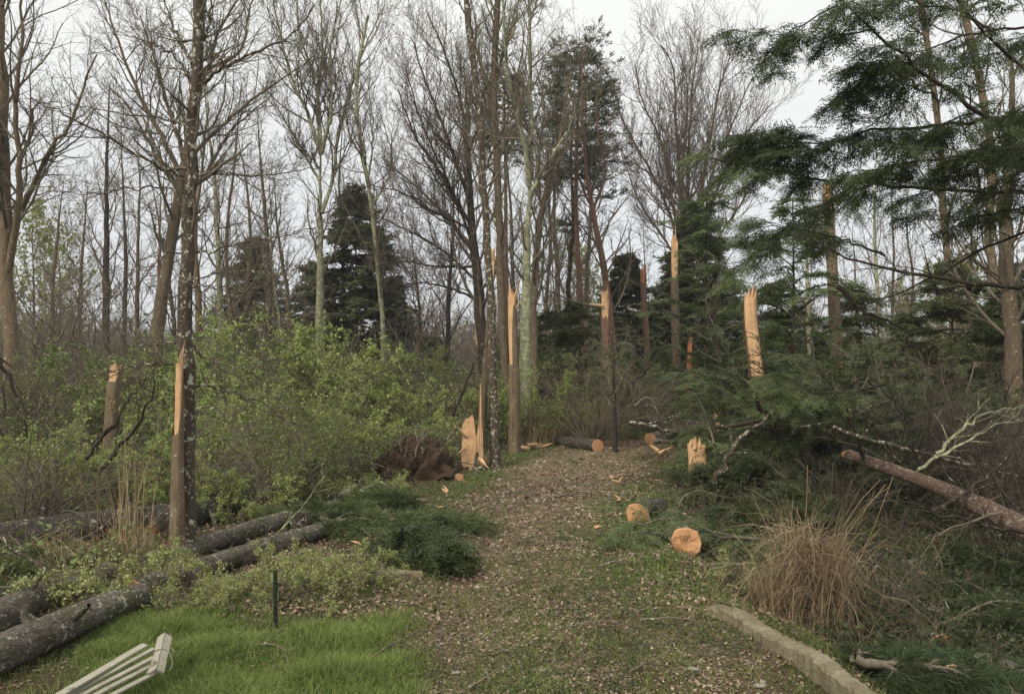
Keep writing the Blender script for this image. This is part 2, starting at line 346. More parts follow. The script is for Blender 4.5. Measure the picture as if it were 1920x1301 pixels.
# ------------------------------------------------------------------ ground
LAWN = np.array([(250, 1301), (330, 1200), (470, 1185), (620, 1190), (760, 1200), (800, 1301), (700, 1500), (100, 1500)])
def lawn_mask(x, y):
    a = -2.6 + wav(x, y, 3, .15)
    return sstep(-.25, .2, x - a * (y / 5.0)) * sstep(-.3, .3, (-.68 - x + wav(x, y, 2.2, .15))) * sstep(-.25, .25, 5.45 - y + wav(x, y, 2.5, .2))
def verge_mask(x, y):
    l, r = path_edges(y)
    a = np.exp(-((x - l + .15) / .35) ** 2) * .8 * sstep(9, 12, y) * (1 - sstep(19, 24, y))
    b_ = np.exp(-((x - r - .15) / .55) ** 2) * sstep(5.3, 6.2, y) * (1 - sstep(10.5, 13, y))
    c_ = .45 * np.exp(-((x - .12) / .28) ** 2) * (1 - sstep(5.4, 6.5, y))
    return np.clip(a + b_ + c_, 0, 1)
xs = np.concatenate([-np.geomspace(7, 420, 36)[::-1], np.linspace(-6.9, 9, 200), np.geomspace(9.2, 420, 36)])
ys = np.concatenate([[-60, -25, -8], np.linspace(-2, 2.9, 16), np.linspace(3, 14, 200), np.geomspace(14.1, 40, 90), np.geomspace(41, 900, 34)])
gx, gy = np.meshgrid(xs, ys); gz = ground(gx, gy)
mb = MB(); nx, ny = len(xs), len(ys); ii, jj = np.meshgrid(np.arange(nx - 1), np.arange(ny - 1)); b0 = (jj * nx + ii).ravel()
mb.add(np.stack([gx, gy, gz], -1), np.stack([b0, b0 + 1, b0 + nx + 1, b0 + nx], 1))
go = mb.build('ground', M['ground']); go['kind'] = 'structure'
for nm, ar in (('path', path_mask(gx, gy)), ('lawn', np.clip(lawn_mask(gx, gy) + verge_mask(gx, gy), 0, 1))):
    at_ = go.data.attributes.new(nm, 'FLOAT', 'POINT'); at_.data.foreach_set('value', ar.ravel().astype(np.float32))
def scatter(rng, n, x0, x1, y0, y1, dens, pw=1.6):
    """points on the ground, denser near the camera"""
    u = rng.uniform(0, 1, n); y = (y0 ** (1 - pw) + u * (y1 ** (1 - pw) - y0 ** (1 - pw))) ** (1 / (1 - pw))
    s = (y / y0); x = rng.uniform(0, 1, n); lim = y * .66 + .3
    xx = np.maximum(x0, -lim) + x * (np.minimum(x1, lim) - np.maximum(x0, -lim))
    k = rng.uniform(0, 1, n) < dens(xx, y); xx, y = xx[k], y[k]
    return np.stack([xx, y, ground(xx, y)], 1)
# ------------------------------------------------------------------ builders
SEED = [100]
def RNG(): SEED[0] += 1; return np.random.default_rng(SEED[0])
def pxline(pts, Y, dY=0.0):
    n = len(pts); return np.array([at(p[0], p[1], Y + dY * i / max(1, n - 1)) for i, p in enumerate(pts)])
def based(P, Y):
    """start the line in the ground below its first point"""
    g = G(P[0][0], P[0][1])
    if P[0][2] > g + .05: P = np.vstack([[P[0][0] + (P[0][0] - P[1][0]) * .1, P[0][1], g - .1], P])
    else: P = P.copy(); P[0][2] = g - .1
    return P
def bare_tree(label, pts, Y, rb, rt, limbs=(), n1=24, a1=48, l1=2.2, t0=.35, nl=9, n2=7, n3=6, trop=.10, lf=.45, bark='brown', twig='twig', group=None, cat='tree', name='bare_tree', tw=1.0, wob=.13, buds=None, budsize=.03, nb=2, keep=1.0):
    rng = RNG(); P0 = based(pxline(pts, Y), Y); K = 22
    P = spline(P0, K); u = np.linspace(0, 1, K); tpr = (1 - .85 * u ** 2.5) if pts[-1][1] > 60 else 1
    P[2:, :2] += rng.normal(0, pm(rb, Y) * .10, (K - 2, 2))
    r0, r1 = pm(rb, Y), pm(rt, Y); R = (r0 + (r1 - r0) * u) * tpr * rng.uniform(.96, 1.05, K) * (1 + .28 * np.exp(-u * 16)) * np.where(u > .97, .7, 1)
    o = thing(name, label, cat, P[0] + [0, 0, .1], group); off = np.array(o.location)
    mb = MB(); tubes(mb, P, R, 12)
    LP, LR = [], []
    for lim in limbs:
        lp, lr_ = lim[0], lim[1]; dY = lim[2] if len(lim) > 2 else rng.uniform(-1.2, 1.2)
        q = spline(pxline(lp, Y, dY), K); q[1:] += rng.normal(0, .012, (K - 1, 3)); rr = pm(lr_, Y) * .82 * np.linspace(1, .25, K)
        tubes(mb, q, rr, 8); LP.append(q); LR.append(rr)
    mb.build('trunk', M[bark], o, off)
    rmin = max(.0015, Y * .00016) * tw; cb = MB(); SP, SR = [], []
    A = kids(rng, P[None], R[None], n1, a1, 14, 1, lf, .5, t0, .99, 10, wob * .8, trop, .34, rmin, absl=l1)
    SP.append(A[0]); SR.append(A[1]); tubes(cb, A[0], A[1], 4)
    if LP:
        B = kids(rng, np.array(LP), np.array(LR), nl, 42, 12, .38, .3, .5, .12, .99, 10, wob * .8, trop, .5, rmin)
        SP.append(B[0]); SR.append(B[1]); tubes(cb, B[0], B[1], 4)
        SP.append(np.array(LP)[:, ::2][:, :10]); SR.append(np.array(LR)[:, ::2][:, :10])
    S, SRr = np.concatenate(SP), np.concatenate(SR)
    C = kids(rng, S, SRr, n2, 40, 12, .48, .4, .5, .15, .99, 5, wob * 1.2, trop, .5, rmin, keep=keep); tubes(cb, C[0], C[1], 3)
    D = kids(rng, C[0], C[1], n3, 38, 12, .5, .3, .5, .1, .99, 3, wob * 1.4, trop * .5, .6, rmin * .9, keep=keep); tubes(cb, D[0], D[1], 3)
    cr = cb.build('crown', M[twig], o, off)
    if buds:
        lb = MB(); E = D[0]; tt = rng.uniform(.2, 1, (len(E), nb)); leaves(lb, rng, pinterp(E, tt).reshape(-1, 3), budsize, .6); lb.build('young_leaves', M[buds], o, off)
    return o
def copy_tree(o, parent=None):
    c = o.copy(); COL.objects.link(c); c.parent = parent
    for ch in list(o.children): copy_tree(ch, c)
    return c
def place(o, x, y, rz=0, s=1.0, label=None, dz=0, sz=None):
    o.location = (x, y, G(x, y) + dz); o.rotation_euler = (0, 0, rz); o.scale = (s, s, sz or s)
    if label: o['label'] = label
    return o
def snag(label, pts, Y, rb, rt, f=.3, jag=.06, face=0.0, sharp=2.0, bark='brown', wood='wood', blade=0, nsp=5, group=None, flat=.55, spl=.15, name='snapped_trunk', cat='broken tree', side=None, lean=0, low=None):
    """snapped trunk: bark shell whose front is torn down by f of the height, jagged wood core rising out of it"""
    rng = RNG(); P0 = based(pxline(pts, Y, lean), Y); K = 30; P = spline(P0, K)
    L = np.linalg.norm(np.diff(P, axis=0), axis=1).sum(); r0, r1 = pm(rb, Y), pm(rt, Y)
    o = thing(name, label, cat, P[0] + [0, 0, .1], group); off = np.array(o.location); C = 28
    th = np.arange(C) / C * 2 * math.pi; front = np.cos(th - (-math.pi / 2 + face))
    def sm(n_, a): 
        x = rng.normal(0, 1, n_); return a * (.6 * x + .4 * np.roll(x, 1))
    tw = 1 - np.abs(sm(C, jag)); lat = np.abs(np.sin(th - (-math.pi / 2 + face)))
    if blade: tw = 1 - blade * (1 - np.clip(1.15 - np.abs(np.angle(np.exp(1j * (th - (math.pi / 2 + face)))) / math.pi), 0, 1)) * 1.0 - np.abs(sm(C, jag * .4))
    tb = 1 - f * np.clip(front * .75 + .45, 0, 1) ** sharp - np.abs(sm(C, jag * .5)) - jag * .2
    if low is not None: tb = np.minimum(tb, 1 - low)
    tb = np.minimum(tb, tw - .004)
    def shell(top, rf, name_, mat, cap):
        mb = MB(); Kr = 26; V = np.zeros((Kr, C, 3)); fr = rf
        for c_ in range(C):
            s = np.linspace(0, top[c_], Kr) * (K - 1); i = np.minimum(s.astype(int), K - 2); w = (s - i)[:, None]
            ctr = P[i] * (1 - w) + P[i + 1] * w; u = s / (K - 1)
            rr = (r0 + (r1 - r0) * u) * (1 + .28 * np.exp(-u * L * 3.0)) * (1 + .05 * np.sin(th[c_] * 3 + u * 5) + .04 * np.sin(th[c_] * 5 + 1)) * fr[c_]
            V[:, c_] = ctr + np.stack([np.cos(th[c_]) * rr, np.sin(th[c_]) * rr, 0 * rr], 1)
        V += rng.normal(0, r0 * .018, V.shape)
        j, i = np.meshgrid(np.arange(Kr - 1), np.arange(C), indexing='ij'); i2 = (i + 1) % C
        mb.add(V, np.stack([j * C + i, j * C + i2, (j + 1) * C + i2, (j + 1) * C + i], -1).reshape(-1, 4))
        if cap:
            top_ = V[-1]; cc = top_.mean(0); cc[2] = top_[:, 2].min() * .6 + top_[:, 2].mean() * .4 - r1 * .5
            # ragged inner ring
            inn = cc + (top_ - cc) * .45; inn[:, 2] = cc[2] + (top_[:, 2] - cc[2]) * rng.uniform(.2, 1.1, C)
            vv = np.vstack([top_, inn, [cc]]); i = np.arange(C); i2 = (i + 1) % C
            mb.add(vv, np.stack([i, i2, C + i2, C + i], 1), False); mb.add(vv, np.stack([C + i, C + i2, np.full(C, 2 * C)], 1), False)
        return mb
    wr = np.where(front > 0, 1 - (1 - flat) * front ** 1.5, 1) * .92
    mb = shell(tw, wr, 'w', None, True)
    tip = P[-1]; ax = norm(P[-1] - P[-3])
    for q in range(nsp):
        a = rng.uniform(0, 6.28); p = tip - ax * L * jag * rng.uniform(.6, 1.6) + np.array([math.cos(a), math.sin(a), 0]) * r1 * rng.uniform(.2, .8)
        d = norm(ax + rng.normal(0, .16, 3)); l_ = spl * rng.uniform(.5, 1.3)
        tubes(mb, np.array([p, p + d * l_ * .5, p + d * l_]), np.array([r1 * .26, r1 * .17, .002]) * rng.uniform(.6, 1.2), 4)
    if side is not None:
        for (a, b, w_) in side:
            pa, pb = at(a[0], a[1], Y - r1 * 1.0), at(b[0], b[1], Y - r1 * 1.2); mid = (pa + pb) / 2 + rng.normal(0, .01, 3); w2 = pm(w_, Y)
            tubes(mb, np.array([pa, mid, pb]), np.array([w2, w2 * .7, w2 * .12]), 5)
    wo_ = mb.build('broken_wood', M[wood], o, off)
    bo = shell(tb, np.full(C, 1.0), 'b', None, False).build('bark', M[bark], o, off)
    return o
def log(label, A, B, rA, rB, bark='log', cutA=False, cutB=False, stubs=4, group=None, name='fallen_log', wood='ring', bend=.03, sag=0, moss=0, ragB=False, cat='log', stublen=.15, stubmat=None, seat=True, lift=0.0):
    rng = RNG(); A, B = np.array(A, float), np.array(B, float)
    if seat:
        for Q_, r_q in ((A, rA), (B, rB)): Q_[2] = G(Q_[0], Q_[1]) + r_q * (.8 + lift)
    L = np.linalg.norm(B - A)
    o = thing(name, label, cat, A, group); q = Vector(B - A).to_track_quat('Z', 'Y'); o.rotation_mode = 'QUATERNION'; o.rotation_quaternion = q
    K, C = max(12, int(L / .08)), 24; z = np.linspace(0, L, K); u = z / L; th = np.arange(C) / C * 2 * math.pi
    cx = bend * np.sin(u * 3.1) + .012 * np.sin(u * L * 2.1); cy = sag * np.sin(u * 3.14)
    rr = (rA + (rB - rA) * u)[:, None] * (1 + .045 * np.sin(th * 2 + 3 * u[:, None] * L) + .035 * np.sin(3 * th + 5 * u[:, None] * L) + .02 * np.sin(9 * th + 2 * L * u[:, None]) + rng.normal(0, .02, (K, C)) + .05 * np.exp(-((u[:, None] * L * 2.2 + .7 * np.sin(th)) % 1 - .5) ** 2 / .02) * (np.sin(th * 1 + np.floor(u[:, None] * L * 2.2) * 2.4) > .6))
    V = np.stack([cx[:, None] + np.cos(th) * rr, cy[:, None] + np.sin(th) * rr, np.broadcast_to(z[:, None], rr.shape)], -1)
    j, i = np.meshgrid(np.arange(K - 1), np.arange(C), indexing='ij'); i2 = (i + 1) % C
    mb = MB(); mb.add(V, np.stack([j * C + i, j * C + i2, (j + 1) * C + i2, (j + 1) * C + i], -1).reshape(-1, 4)); mb.build('bark', M[bark], o)
    for cut, e_, sg in ((cutA, 0, -1), (cutB, -1, 1)):
        if not cut: continue
        mb = MB(); rg = V[e_].copy(); c_ = rg.mean(0); inn = c_ + (rg - c_) * .93; inn[:, 2] += sg * .004; r2 = c_ + (rg - c_) * .5; r2[:, 2] += sg * .006 + rng.normal(0, .003, C)
        if cut == 'rag': inn[:, 2] += sg * (.018 + .018 * np.sin(th * 2 + 1) + rng.uniform(0, .008, C)); r2[:, 2] += sg * (.02 + .02 * np.sin(th + 2) + rng.uniform(0, .006, C))
        vv = np.vstack([rg, inn, r2, [c_ + [0, 0, sg * .006]]]); i = np.arange(C); i2 = (i + 1) % C
        mb.add(vv, np.vstack([np.stack([i, i2, C + i2, C + i], 1), np.stack([C + i, C + i2, 2 * C + i2, 2 * C + i], 1)]), False)
        mb.add(vv, np.stack([2 * C + i, 2 * C + i2, np.full(C, 3 * C)], 1), False)
        f_ = mb.build('cut_face', M[wood], o); 
    for s_ in range(stubs):
        u_ = rng.uniform(.08, .92); a = rng.uniform(-.2, 3.3); k_ = int(u_ * (K - 1)); a_ = rng.uniform(0, 6.28)
        p = np.array([cx[k_], cy[k_], z[k_]]); d = np.array([math.cos(a_), math.sin(a_), rng.normal(0, .3)]); d = norm(d); r_ = rA * rng.uniform(.1, .2); l_ = stublen * rng.uniform(.5, 1.5)
        mb = MB(); pts = np.array([p + d * rA * .8, p + d * (rA + l_ * .5), p + d * (rA + l_) + rng.normal(0, .01, 3)]); tubes(mb, pts, np.array([r_ * 1.2, r_, r_ * .7]), 7)
        mb.build('branch_stub', M[stubmat or bark], o)
    return o
def shrub_mesh(rng, h, nst, leafmat, stemmat, nl=6000, lsize=.04, spread=.6, bare=False, droop=.12, n2=9, n3=6, rmin=.0035, name='shrub'):
    o = thing(name, 'x', 'shrub', (0, 0, 0)); a = rng.uniform(0, 6.28, nst); O = np.stack([np.cos(a) * .12, np.sin(a) * .12, np.full(nst, -.05)], 1)
    D = np.stack([np.cos(a) * spread, np.sin(a) * spread, np.full(nst, 1.)], 1) + rng.normal(0, .15, (nst, 3))
    P, R = grow(rng, O, D, h * rng.uniform(.8, 1.35, nst), np.full(nst, .013 * h), 10, .1, 0, .3, rmin, droop)
    mb = MB(); tubes(mb, P, R, 5)
    A = kids(rng, P, R, n2, 50, 15, .5, .4, .5, .12, 1, 6, .15, .03, .5, rmin, droop=droop); tubes(mb, A[0], A[1], 3)
    B = kids(rng, A[0], A[1], n3, 50, 15, .5, .3, .5, .1, 1, 4, .16, .02, .6, rmin * .8); tubes(mb, B[0], B[1], 3)
    mb.build('stems', M[stemmat], o)
    if not bare:
        lb = MB(); q = B[0]; w = np.repeat(rng.uniform(0, 1, len(A[0])) ** 3, n3)[:len(q)]; w = w * rng.uniform(.2, 1, len(q)); idx = rng.choice(len(q), nl, p=w / w.sum())
        pts = pinterp(q[idx], rng.uniform(.05, 1, (nl, 1)))[:, 0] + rng.normal(0, .025, (nl, 3)); leaves(lb, rng, pts, lsize, .55, .25); lb.build('foliage', M[leafmat], o)
    return o
def conifer(rng, h, mat, bark='dark', nb=60, t0=.08, lmax=1.8, ang=85, droop=.10, shape='cone', coarse=True, nside=9, nsp=4, sp=None, sscale=1.0, r=.09, name='conifer_tree', lfall=1.0, thin=1.0, wob=.06):
    o = thing(name, 'x', 'tree', (0, 0, 0)); K = 20; P = np.zeros((1, K, 3)); P[0, :, 2] = np.linspace(-.15, h, K); P[0, :, :2] = np.cumsum(rng.normal(0, .012, (K, 2)), 0)
    R = np.linspace(r, .012, K)[None]; mb = MB(); tubes(mb, P, R, 9); mb.build('trunk', M[bark], o)
    t = t0 + (1 - t0) * (np.arange(nb) + rng.uniform(0, 1, nb)) / nb; t = t ** .85
    O = pinterp(P, t[None])[0]; az = np.arange(nb) * 2.4 + rng.normal(0, .4, nb); a = math.radians(ang)
    if shape == 'cone': L = lmax * (1.04 - t) ** lfall * rng.uniform(.75, 1.15, nb)
    else: L = lmax * np.sin(np.clip((t - t0) / (1 - t0), 0, 1) * 2.6 + .45) * rng.uniform(.6, 1.15, nb)
    D = np.stack([np.cos(az) * math.sin(a), np.sin(az) * math.sin(a), np.full(nb, math.cos(a)) + rng.normal(0, .15, nb)], 1)
    bp, br = grow(rng, O, D, L, .008 + L * .012, 8, wob, .02, .25, .004, droop); tb = MB(); tubes(tb, bp, br, 4)
    fp, fr = kids(rng, bp, br, nside, 52, 8, .42, .45, .5, .12, 1, 5, .08, 0, .5, .003, planar=1, droop=droop * .6, keep=thin)
    tubes(tb, fp, fr, 3); tb.build('branches', M[bark], o)
    sp = sp or (CSP if coarse else SPRL); cb = MB()
    foliage(cb, rng, fp, nsp, sp, sscale); foliage(cb, rng, bp, nsp + 2, sp, sscale)
    cb.build('crown', M[mat], o); return o
def foliage(mb, rng, P, n, protos, s=1.0, t0=.1, flat=.35, ang=35, keep=1.0, hang=0.0):
    Nn = len(P); t = t0 + (1 - t0) * (np.arange(n)[None] + rng.uniform(.2, 1, (Nn, n))) / n
    O = pinterp(P, t).reshape(-1, 3); T = norm(pinterp(np.gradient(P, axis=1), t)).reshape(-1, 3)
    B = norm(np.cross(T, np.array([0, 0, 1.])) + 1e-4) * rng.choice([-1, 1], len(O))[:, None]
    a = np.radians(np.abs(rng.normal(ang, 15, len(O))))[:, None]; X = np.cos(a) * T + np.sin(a) * B + np.array([0, 0, -hang]) + rng.normal(0, .1, T.shape)
    Z = np.array([0, 0, 1.]) + rng.normal(0, flat, T.shape); S = s * rng.uniform(.7, 1.25, len(O)); m = rng.uniform(0, 1, len(O)) < keep
    w = rng.integers(0, len(protos), len(O))
    for i, p in enumerate(protos):
        k = (w == i) & m
        if k.any(): stamp(mb, p, O[k], X[k], Z[k], S[k])
def bough(label, px, Y, rpx, dY=0, mat='hem', nside=14, lside=.6, nsp=5, sp=None, s=1.0, name='hemlock_branch', cat='branch', droop=.25, group=None, barkm='black', keep=1.0, hang=.25, nsub=0, t0=.12, nopart=False):
    """a long live branch reaching in from outside the frame"""
    rng = RNG(); K = 24; Q = pxline(px, Y, dY)
    if px[0][0] >= 1950: Q = np.vstack([[5.18, 6.6, Q[0][2] + .05], Q])
    P = spline(Q, K); P[1:-1] += rng.normal(0, .01, (K - 2, 3)); R = pm(rpx, Y) * np.linspace(1, .22, K)
    o = thing(name, label, cat, P[0], group); off = P[0]; mb = MB(); tubes(mb, P, R, 9)
    A = kids(rng, P[None], R[None], nside, 50, 12, 1, .45, .5, t0, 1, 8, .1, 0, .4, .003, planar=0 if nsub else 1, droop=droop, absl=lside, keep=keep); tubes(mb, A[0], A[1], 4)
    S = [A[0]]
    if True:
        B = kids(rng, A[0], A[1], 6, 48, 10, .5, .4, .5, .15, 1, 5, .1, 0, .5, .0025, planar=1, droop=droop); tubes(mb, B[0], B[1], 3)
    mb.build('stem', M[barkm], o, off); cb = MB()
    if nsp: foliage(cb, rng, B[0], nsp, sp or SPR, s, hang=hang, flat=.6, ang=45); foliage(cb, rng, A[0], nsp, sp or SPR, s, hang=hang, flat=.6, ang=45); cb.build('needles', M[mat], o, off)
    return o
def dead_branch(label, pts3, r, n1=8, n2=4, l=.5, mat='twig', name='dead_branch', cat='branch', droop=0, rt=.25, group=None, rmin=.003, tip=False, ang=45):
    rng = RNG(); K = 16; P = spline(pts3, K); P[1:-1] += rng.normal(0, r * .5, (K - 2, 3)); R = r * np.linspace(1, rt, K)
    o = thing(name, label, cat, P[0], group); off = P[0]; mb = MB(); tubes(mb, P, R, 8); 
    if n1 <= 6: tb_ = mb
    else: mb.build('stem', M[mat], o, off)
    if n1:
        tb = MB() if n1 > 6 else mb; A = kids(rng, P[None], R[None], n1, ang, 12, 1, .4, .5, .12, 1, 6, .14, 0, .45, rmin, absl=l, droop=droop); tubes(tb, A[0], A[1], 4)
        if n2: B = kids(rng, A[0], A[1], n2, 45, 12, .5, .3, .5, .15, 1, 4, .15, 0, .6, rmin * .8); tubes(tb, B[0], B[1], 3)
        
        if n1 > 6: tb.build('twigs', M[mat], o, off)
    if n1 <= 6: mb.build('stem', M[mat], o, off)
    if tip:
        mb = MB(); d = norm(P[0] - P[1]); tubes(mb, np.array([P[0] + d * .002, P[0] + d * .03, P[0] + d * .06]), np.array([R[0] * .97, R[0] * .6, .002]), 7); mb.build('broken_end', M['wood'], o, off)
    return o
def fallen_crown(label, base, d, L, mat='hem', sp=None, s=1.0, n0=9, nside=10, nsp=5, name='fallen_branch', cat='fallen branch', h=.5, spread=.55, group=None, barkm='twig', hang=.1, r=.035, lside=.45, keep=1.0, flop=.25):
    """torn-down conifer top lying on the ground: limbs fanning from its butt, clothed in needles"""
    rng = RNG(); base = np.array(base, float); d = norm(np.array(d, float)); sd_ = np.cross(d, [0, 0, 1.])
    o = thing(name, label, cat, base, group); a = rng.uniform(-spread, spread, n0)
    P0, R0 = grow(rng, base[None] + np.array([[0, 0, .05]]), d[None] + np.array([[0, 0, h * .3]]), np.array([L]), np.array([r]), 12, .05, 0, .2, .005, .06)
    O = pinterp(P0, np.linspace(.02, .9, n0)[None])[0]
    D = d[None] * np.cos(a * 1.5)[:, None] + sd_[None] * np.sin(a * 1.5)[:, None] + np.array([0, 0, 1.])[None] * rng.uniform(0, h * 1.5, n0)[:, None]
    P, R = grow(rng, O, D, L * rng.uniform(.35, .8, n0), np.full(n0, r * .5), 12, .08, 0, .25, .004, flop)
    P = np.concatenate([P0, P]); R = np.concatenate([R0, R])
    zg = ground(P[..., 0], P[..., 1]) + .04; P[..., 2] = np.maximum(P[..., 2], zg + rng.uniform(0, .1, zg.shape))
    mb = MB(); tubes(mb, P, R, 6); A = kids(rng, P, R, nside, 52, 12, .36, .35, .5, .1, 1, 6, .1, 0, .5, .003, planar=1, droop=.12); tubes(mb, A[0], A[1], 4); mb.build('limbs', M[barkm], o, base)
    cb = MB(); foliage(cb, rng, A[0], nsp, sp or SPR, s, flat=.5, hang=hang, keep=keep); foliage(cb, rng, P, nsp + 2, sp or SPR, s, flat=.5, hang=hang); cb.build('needles', M[mat], o, base)
    return o
def blades(mb, rng, P, h, w=.006, bend=.5, k=3, lean=None):
    n = len(P); a = rng.uniform(0, 6.28, n); D = np.stack([np.cos(a) * bend, np.sin(a) * bend, np.zeros(n)], 1) * rng.uniform(.2, 1.2, n)[:, None]
    if lean is not None: D = D + np.array(lean)
    H = h * rng.uniform(.5, 1.3, n); W = norm(np.stack([-np.sin(a), np.cos(a), 0 * a], 1) + rng.normal(0, .5, (n, 3))) * w / 2
    V = np.zeros((n, k + 1, 2, 3))
    for j in range(k + 1):
        u = j / k; c_ = P + (D * u * u + np.array([0, 0, 1.]) * (u - .3 * bend * u * u)) * H[:, None]; ww = W * (1 - u * .93)
        V[:, j, 0] = c_ - ww; V[:, j, 1] = c_ + ww
    b_ = (np.arange(n) * (k + 1) * 2)[:, None] + np.arange(k)[None] * 2; b_ = b_.ravel()
    mb.add(V.reshape(-1, 3), np.stack([b_, b_ + 1, b_ + 3, b_ + 2], 1), False)
# ================================================================== TREES (bare, standing)
bare_tree('thick brown bare tree at the left edge, forking into a grey and a dark stem', [(26, 885), (22, 700), (14, 560), (10, 430), (6, 300), (2, 120), (-4, -80)], 15, 15, 8,
    [([(13, 520), (26, 450), (36, 380), (36, 290), (30, 190), (42, 60), (40, -40)], 9), ([(38, 395), (70, 330), (95, 280), (135, 225), (160, 150), (182, 100)], 6), ([(36, 300), (60, 250), (66, 200), (110, 190)], 4), ([(8, 420), (-20, 300), (-40, 200)], 7)],
    n1=26, l1=2.6, t0=.45, bark='tan', a1=45)
T2 = bare_tree('slender lichen-flecked dark tree with long level branches, standing against the split pale trunk', [(350, 1062), (349, 900), (352, 720), (346, 640), (350, 500), (356, 350), (362, 200), (368, 100), (374, -40)], 7.35, 17, 8,
    [([(342, 330), (300, 312), (240, 280), (190, 250), (130, 220), (60, 188)], 4.2, -.6), ([(350, 236), (310, 224), (250, 218), (180, 206), (60, 186)], 2.6, .4), ([(348, 360), (300, 352), (240, 355), (170, 365), (60, 345)], 2.6, .5),
     ([(366, 352), (385, 332), (430, 326), (500, 328), (600, 310)], 3.2, .4), ([(372, 160), (420, 128), (480, 98), (540, 72), (590, 10)], 4.5, -.5), ([(360, 120), (330, 60), (300, -20)], 4, .5), ([(376, 90), (392, 40), (400, -30)], 4.5, .2),
     ([(350, 470), (300, 480), (250, 540), (180, 560), (120, 575)], 2.2, -.4), ([(356, 470), (400, 470), (450, 455), (540, 440), (600, 425)], 2.6, .3), ([(354, 525), (400, 515), (470, 508), (540, 515)], 2.2, -.4), ([(354, 535), (420, 540), (500, 550), (560, 560)], 2.2, .3),
     ([(350, 682), (290, 682), (240, 690), (190, 702), (150, 720)], 3.2, -.6), ([(352, 640), (300, 645), (240, 650), (195, 655)], 2, .3), ([(360, 722), (400, 722), (450, 740), (500, 760), (560, 800)], 2.6, .5), ([(358, 765), (400, 765), (440, 790), (480, 850)], 2.2, -.5), ([(352, 640), (390, 670), (450, 690), (520, 690)], 2.2, .3),
     ([(372, 200), (340, 120), (300, 90), (230, 60)], 3.5, .3), ([(366, 290), (330, 240), (290, 120), (270, 20)], 3.5, .2)],
    n1=16, l1=.9, t0=.55, nl=11, n2=6, n3=4, lf=.3, bark='dark', a1=60, trop=.04, tw=1.2)
bare_tree('leaning brown tree behind the lichen-flecked tree, with long limbs sweeping up to the left', [(290, 700), (298, 620), (312, 510), (330, 400), (345, 320), (358, 240), (372, 120), (385, -40)], 16, 14, 5.5,
    [([(335, 320), (300, 250), (262, 180), (215, 60), (190, -20)], 6), ([(345, 290), (318, 210), (290, 110), (262, 30)], 5), ([(335, 335), (290, 285), (240, 200), (200, 160)], 4.5), ([(352, 300), (400, 250), (470, 190), (590, 105)], 5), ([(365, 200), (392, 120), (420, 40), (470, -30)], 5.5), ([(380, 135), (450, 95), (468, 20), (480, -20)], 4.5), ([(348, 350), (385, 330), (430, 250), (520, 170)], 4)],
    n1=22, l1=2.4, t0=.4, bark='brown', nl=12, n2=8)
bare_tree('tall pale tree left of the dark spruce whose trunk divides into a wide upright fan', [(600, 728), (598, 600), (600, 450), (600, 330), (601, 270)], 24, 10, 6,
    [([(601, 290), (575, 210), (548, 150), (520, 40), (505, -40)], 5), ([(600, 280), (596, 180), (604, 90), (600, -20)], 5), ([(602, 290), (622, 200), (618, 100), (640, 0)], 5), ([(603, 400), (625, 330), (640, 230), (680, 100), (722, 10)], 5), ([(599, 340), (560, 270), (536, 230), (505, 175)], 3.5), ([(602, 270), (590, 150), (560, 60), (560, -30)], 4), ([(600, 315), (575, 290), (545, 265)], 2.5)],
    n1=12, l1=2.5, t0=.5, bark='pale', nl=15, n2=9, trop=.16)
bare_tree('thin leaning birch-pale trunk in front of the right flank of the dark spruce', [(719, 640), (708, 500), (698, 390), (680, 290), (668, 200), (672, 120), (690, 30)], 22, 5, 3, [([(690, 340), (700, 250), (690, 150)], 2.5), ([(697, 390), (735, 300), (700, 180)], 2.4), ([(680, 300), (650, 230), (655, 150)], 2.4)], n1=34, l1=2.4, t0=.3, bark='pale', trop=.14, n2=8)
bare_tree('dark tree with a vast fan of fine ascending branches spreading left of centre', [(912, 720), (900, 580), (886, 430), (880, 340), (878, 240), (870, 120)], 20, 14, 5,
    [([(885, 520), (830, 470), (780, 440), (715, 410)], 3.5, 0), ([(884, 470), (830, 400), (780, 350), (718, 300)], 4, .8), ([(882, 420), (830, 330), (780, 260), (745, 170)], 4.5), ([(880, 380), (840, 260), (800, 160), (770, 70)], 4.5), ([(880, 340), (865, 200), (830, 90), (800, 20)], 4.5), ([(890, 560), (840, 540), (780, 530), (730, 545)], 3), ([(888, 500), (820, 500), (760, 490), (705, 500)], 3), ([(882, 430), (800, 390), (750, 360), (700, 350)], 3.5), ([(876, 300), (905, 200), (915, 100)], 4), ([(884, 450), (845, 350), (790, 230), (760, 120)], 3.5)],
    n1=26, l1=2.6, t0=.3, bark='black', nl=20, n2=10, n3=6, trop=.14, twig='twigred', a1=50)
T6 = bare_tree('slim lichen-speckled tree rising beside the track just right of the torn orange stump', [(929, 875), (926, 760), (922, 600), (915, 470), (905, 330), (898, 200), (885, 100), (868, -40)], 14.3, 8.5, 5, [([(905, 330), (935, 260), (965, 200), (990, 120)], 3), ([(898, 210), (870, 150), (850, 60)], 3), ([(908, 350), (880, 260), (860, 200)], 2.5)], n1=18, l1=1.6, t0=.45, bark='dark', trop=.12, a1=40)
bare_tree('straight dark trunk close behind the speckled track-side tree', [(946, 690), (938, 500), (934, 330), (926, 180), (930, 60), (935, -60)], 19, 8.5, 5.5, [([(928, 200), (905, 130), (885, 60), (880, -20)], 4), ([(930, 150), (950, 80), (968, 10)], 4), ([(934, 300), (965, 230), (985, 180)], 3)], n1=22, l1=2.2, t0=.4, bark='brown', trop=.14, twig='twigpale')
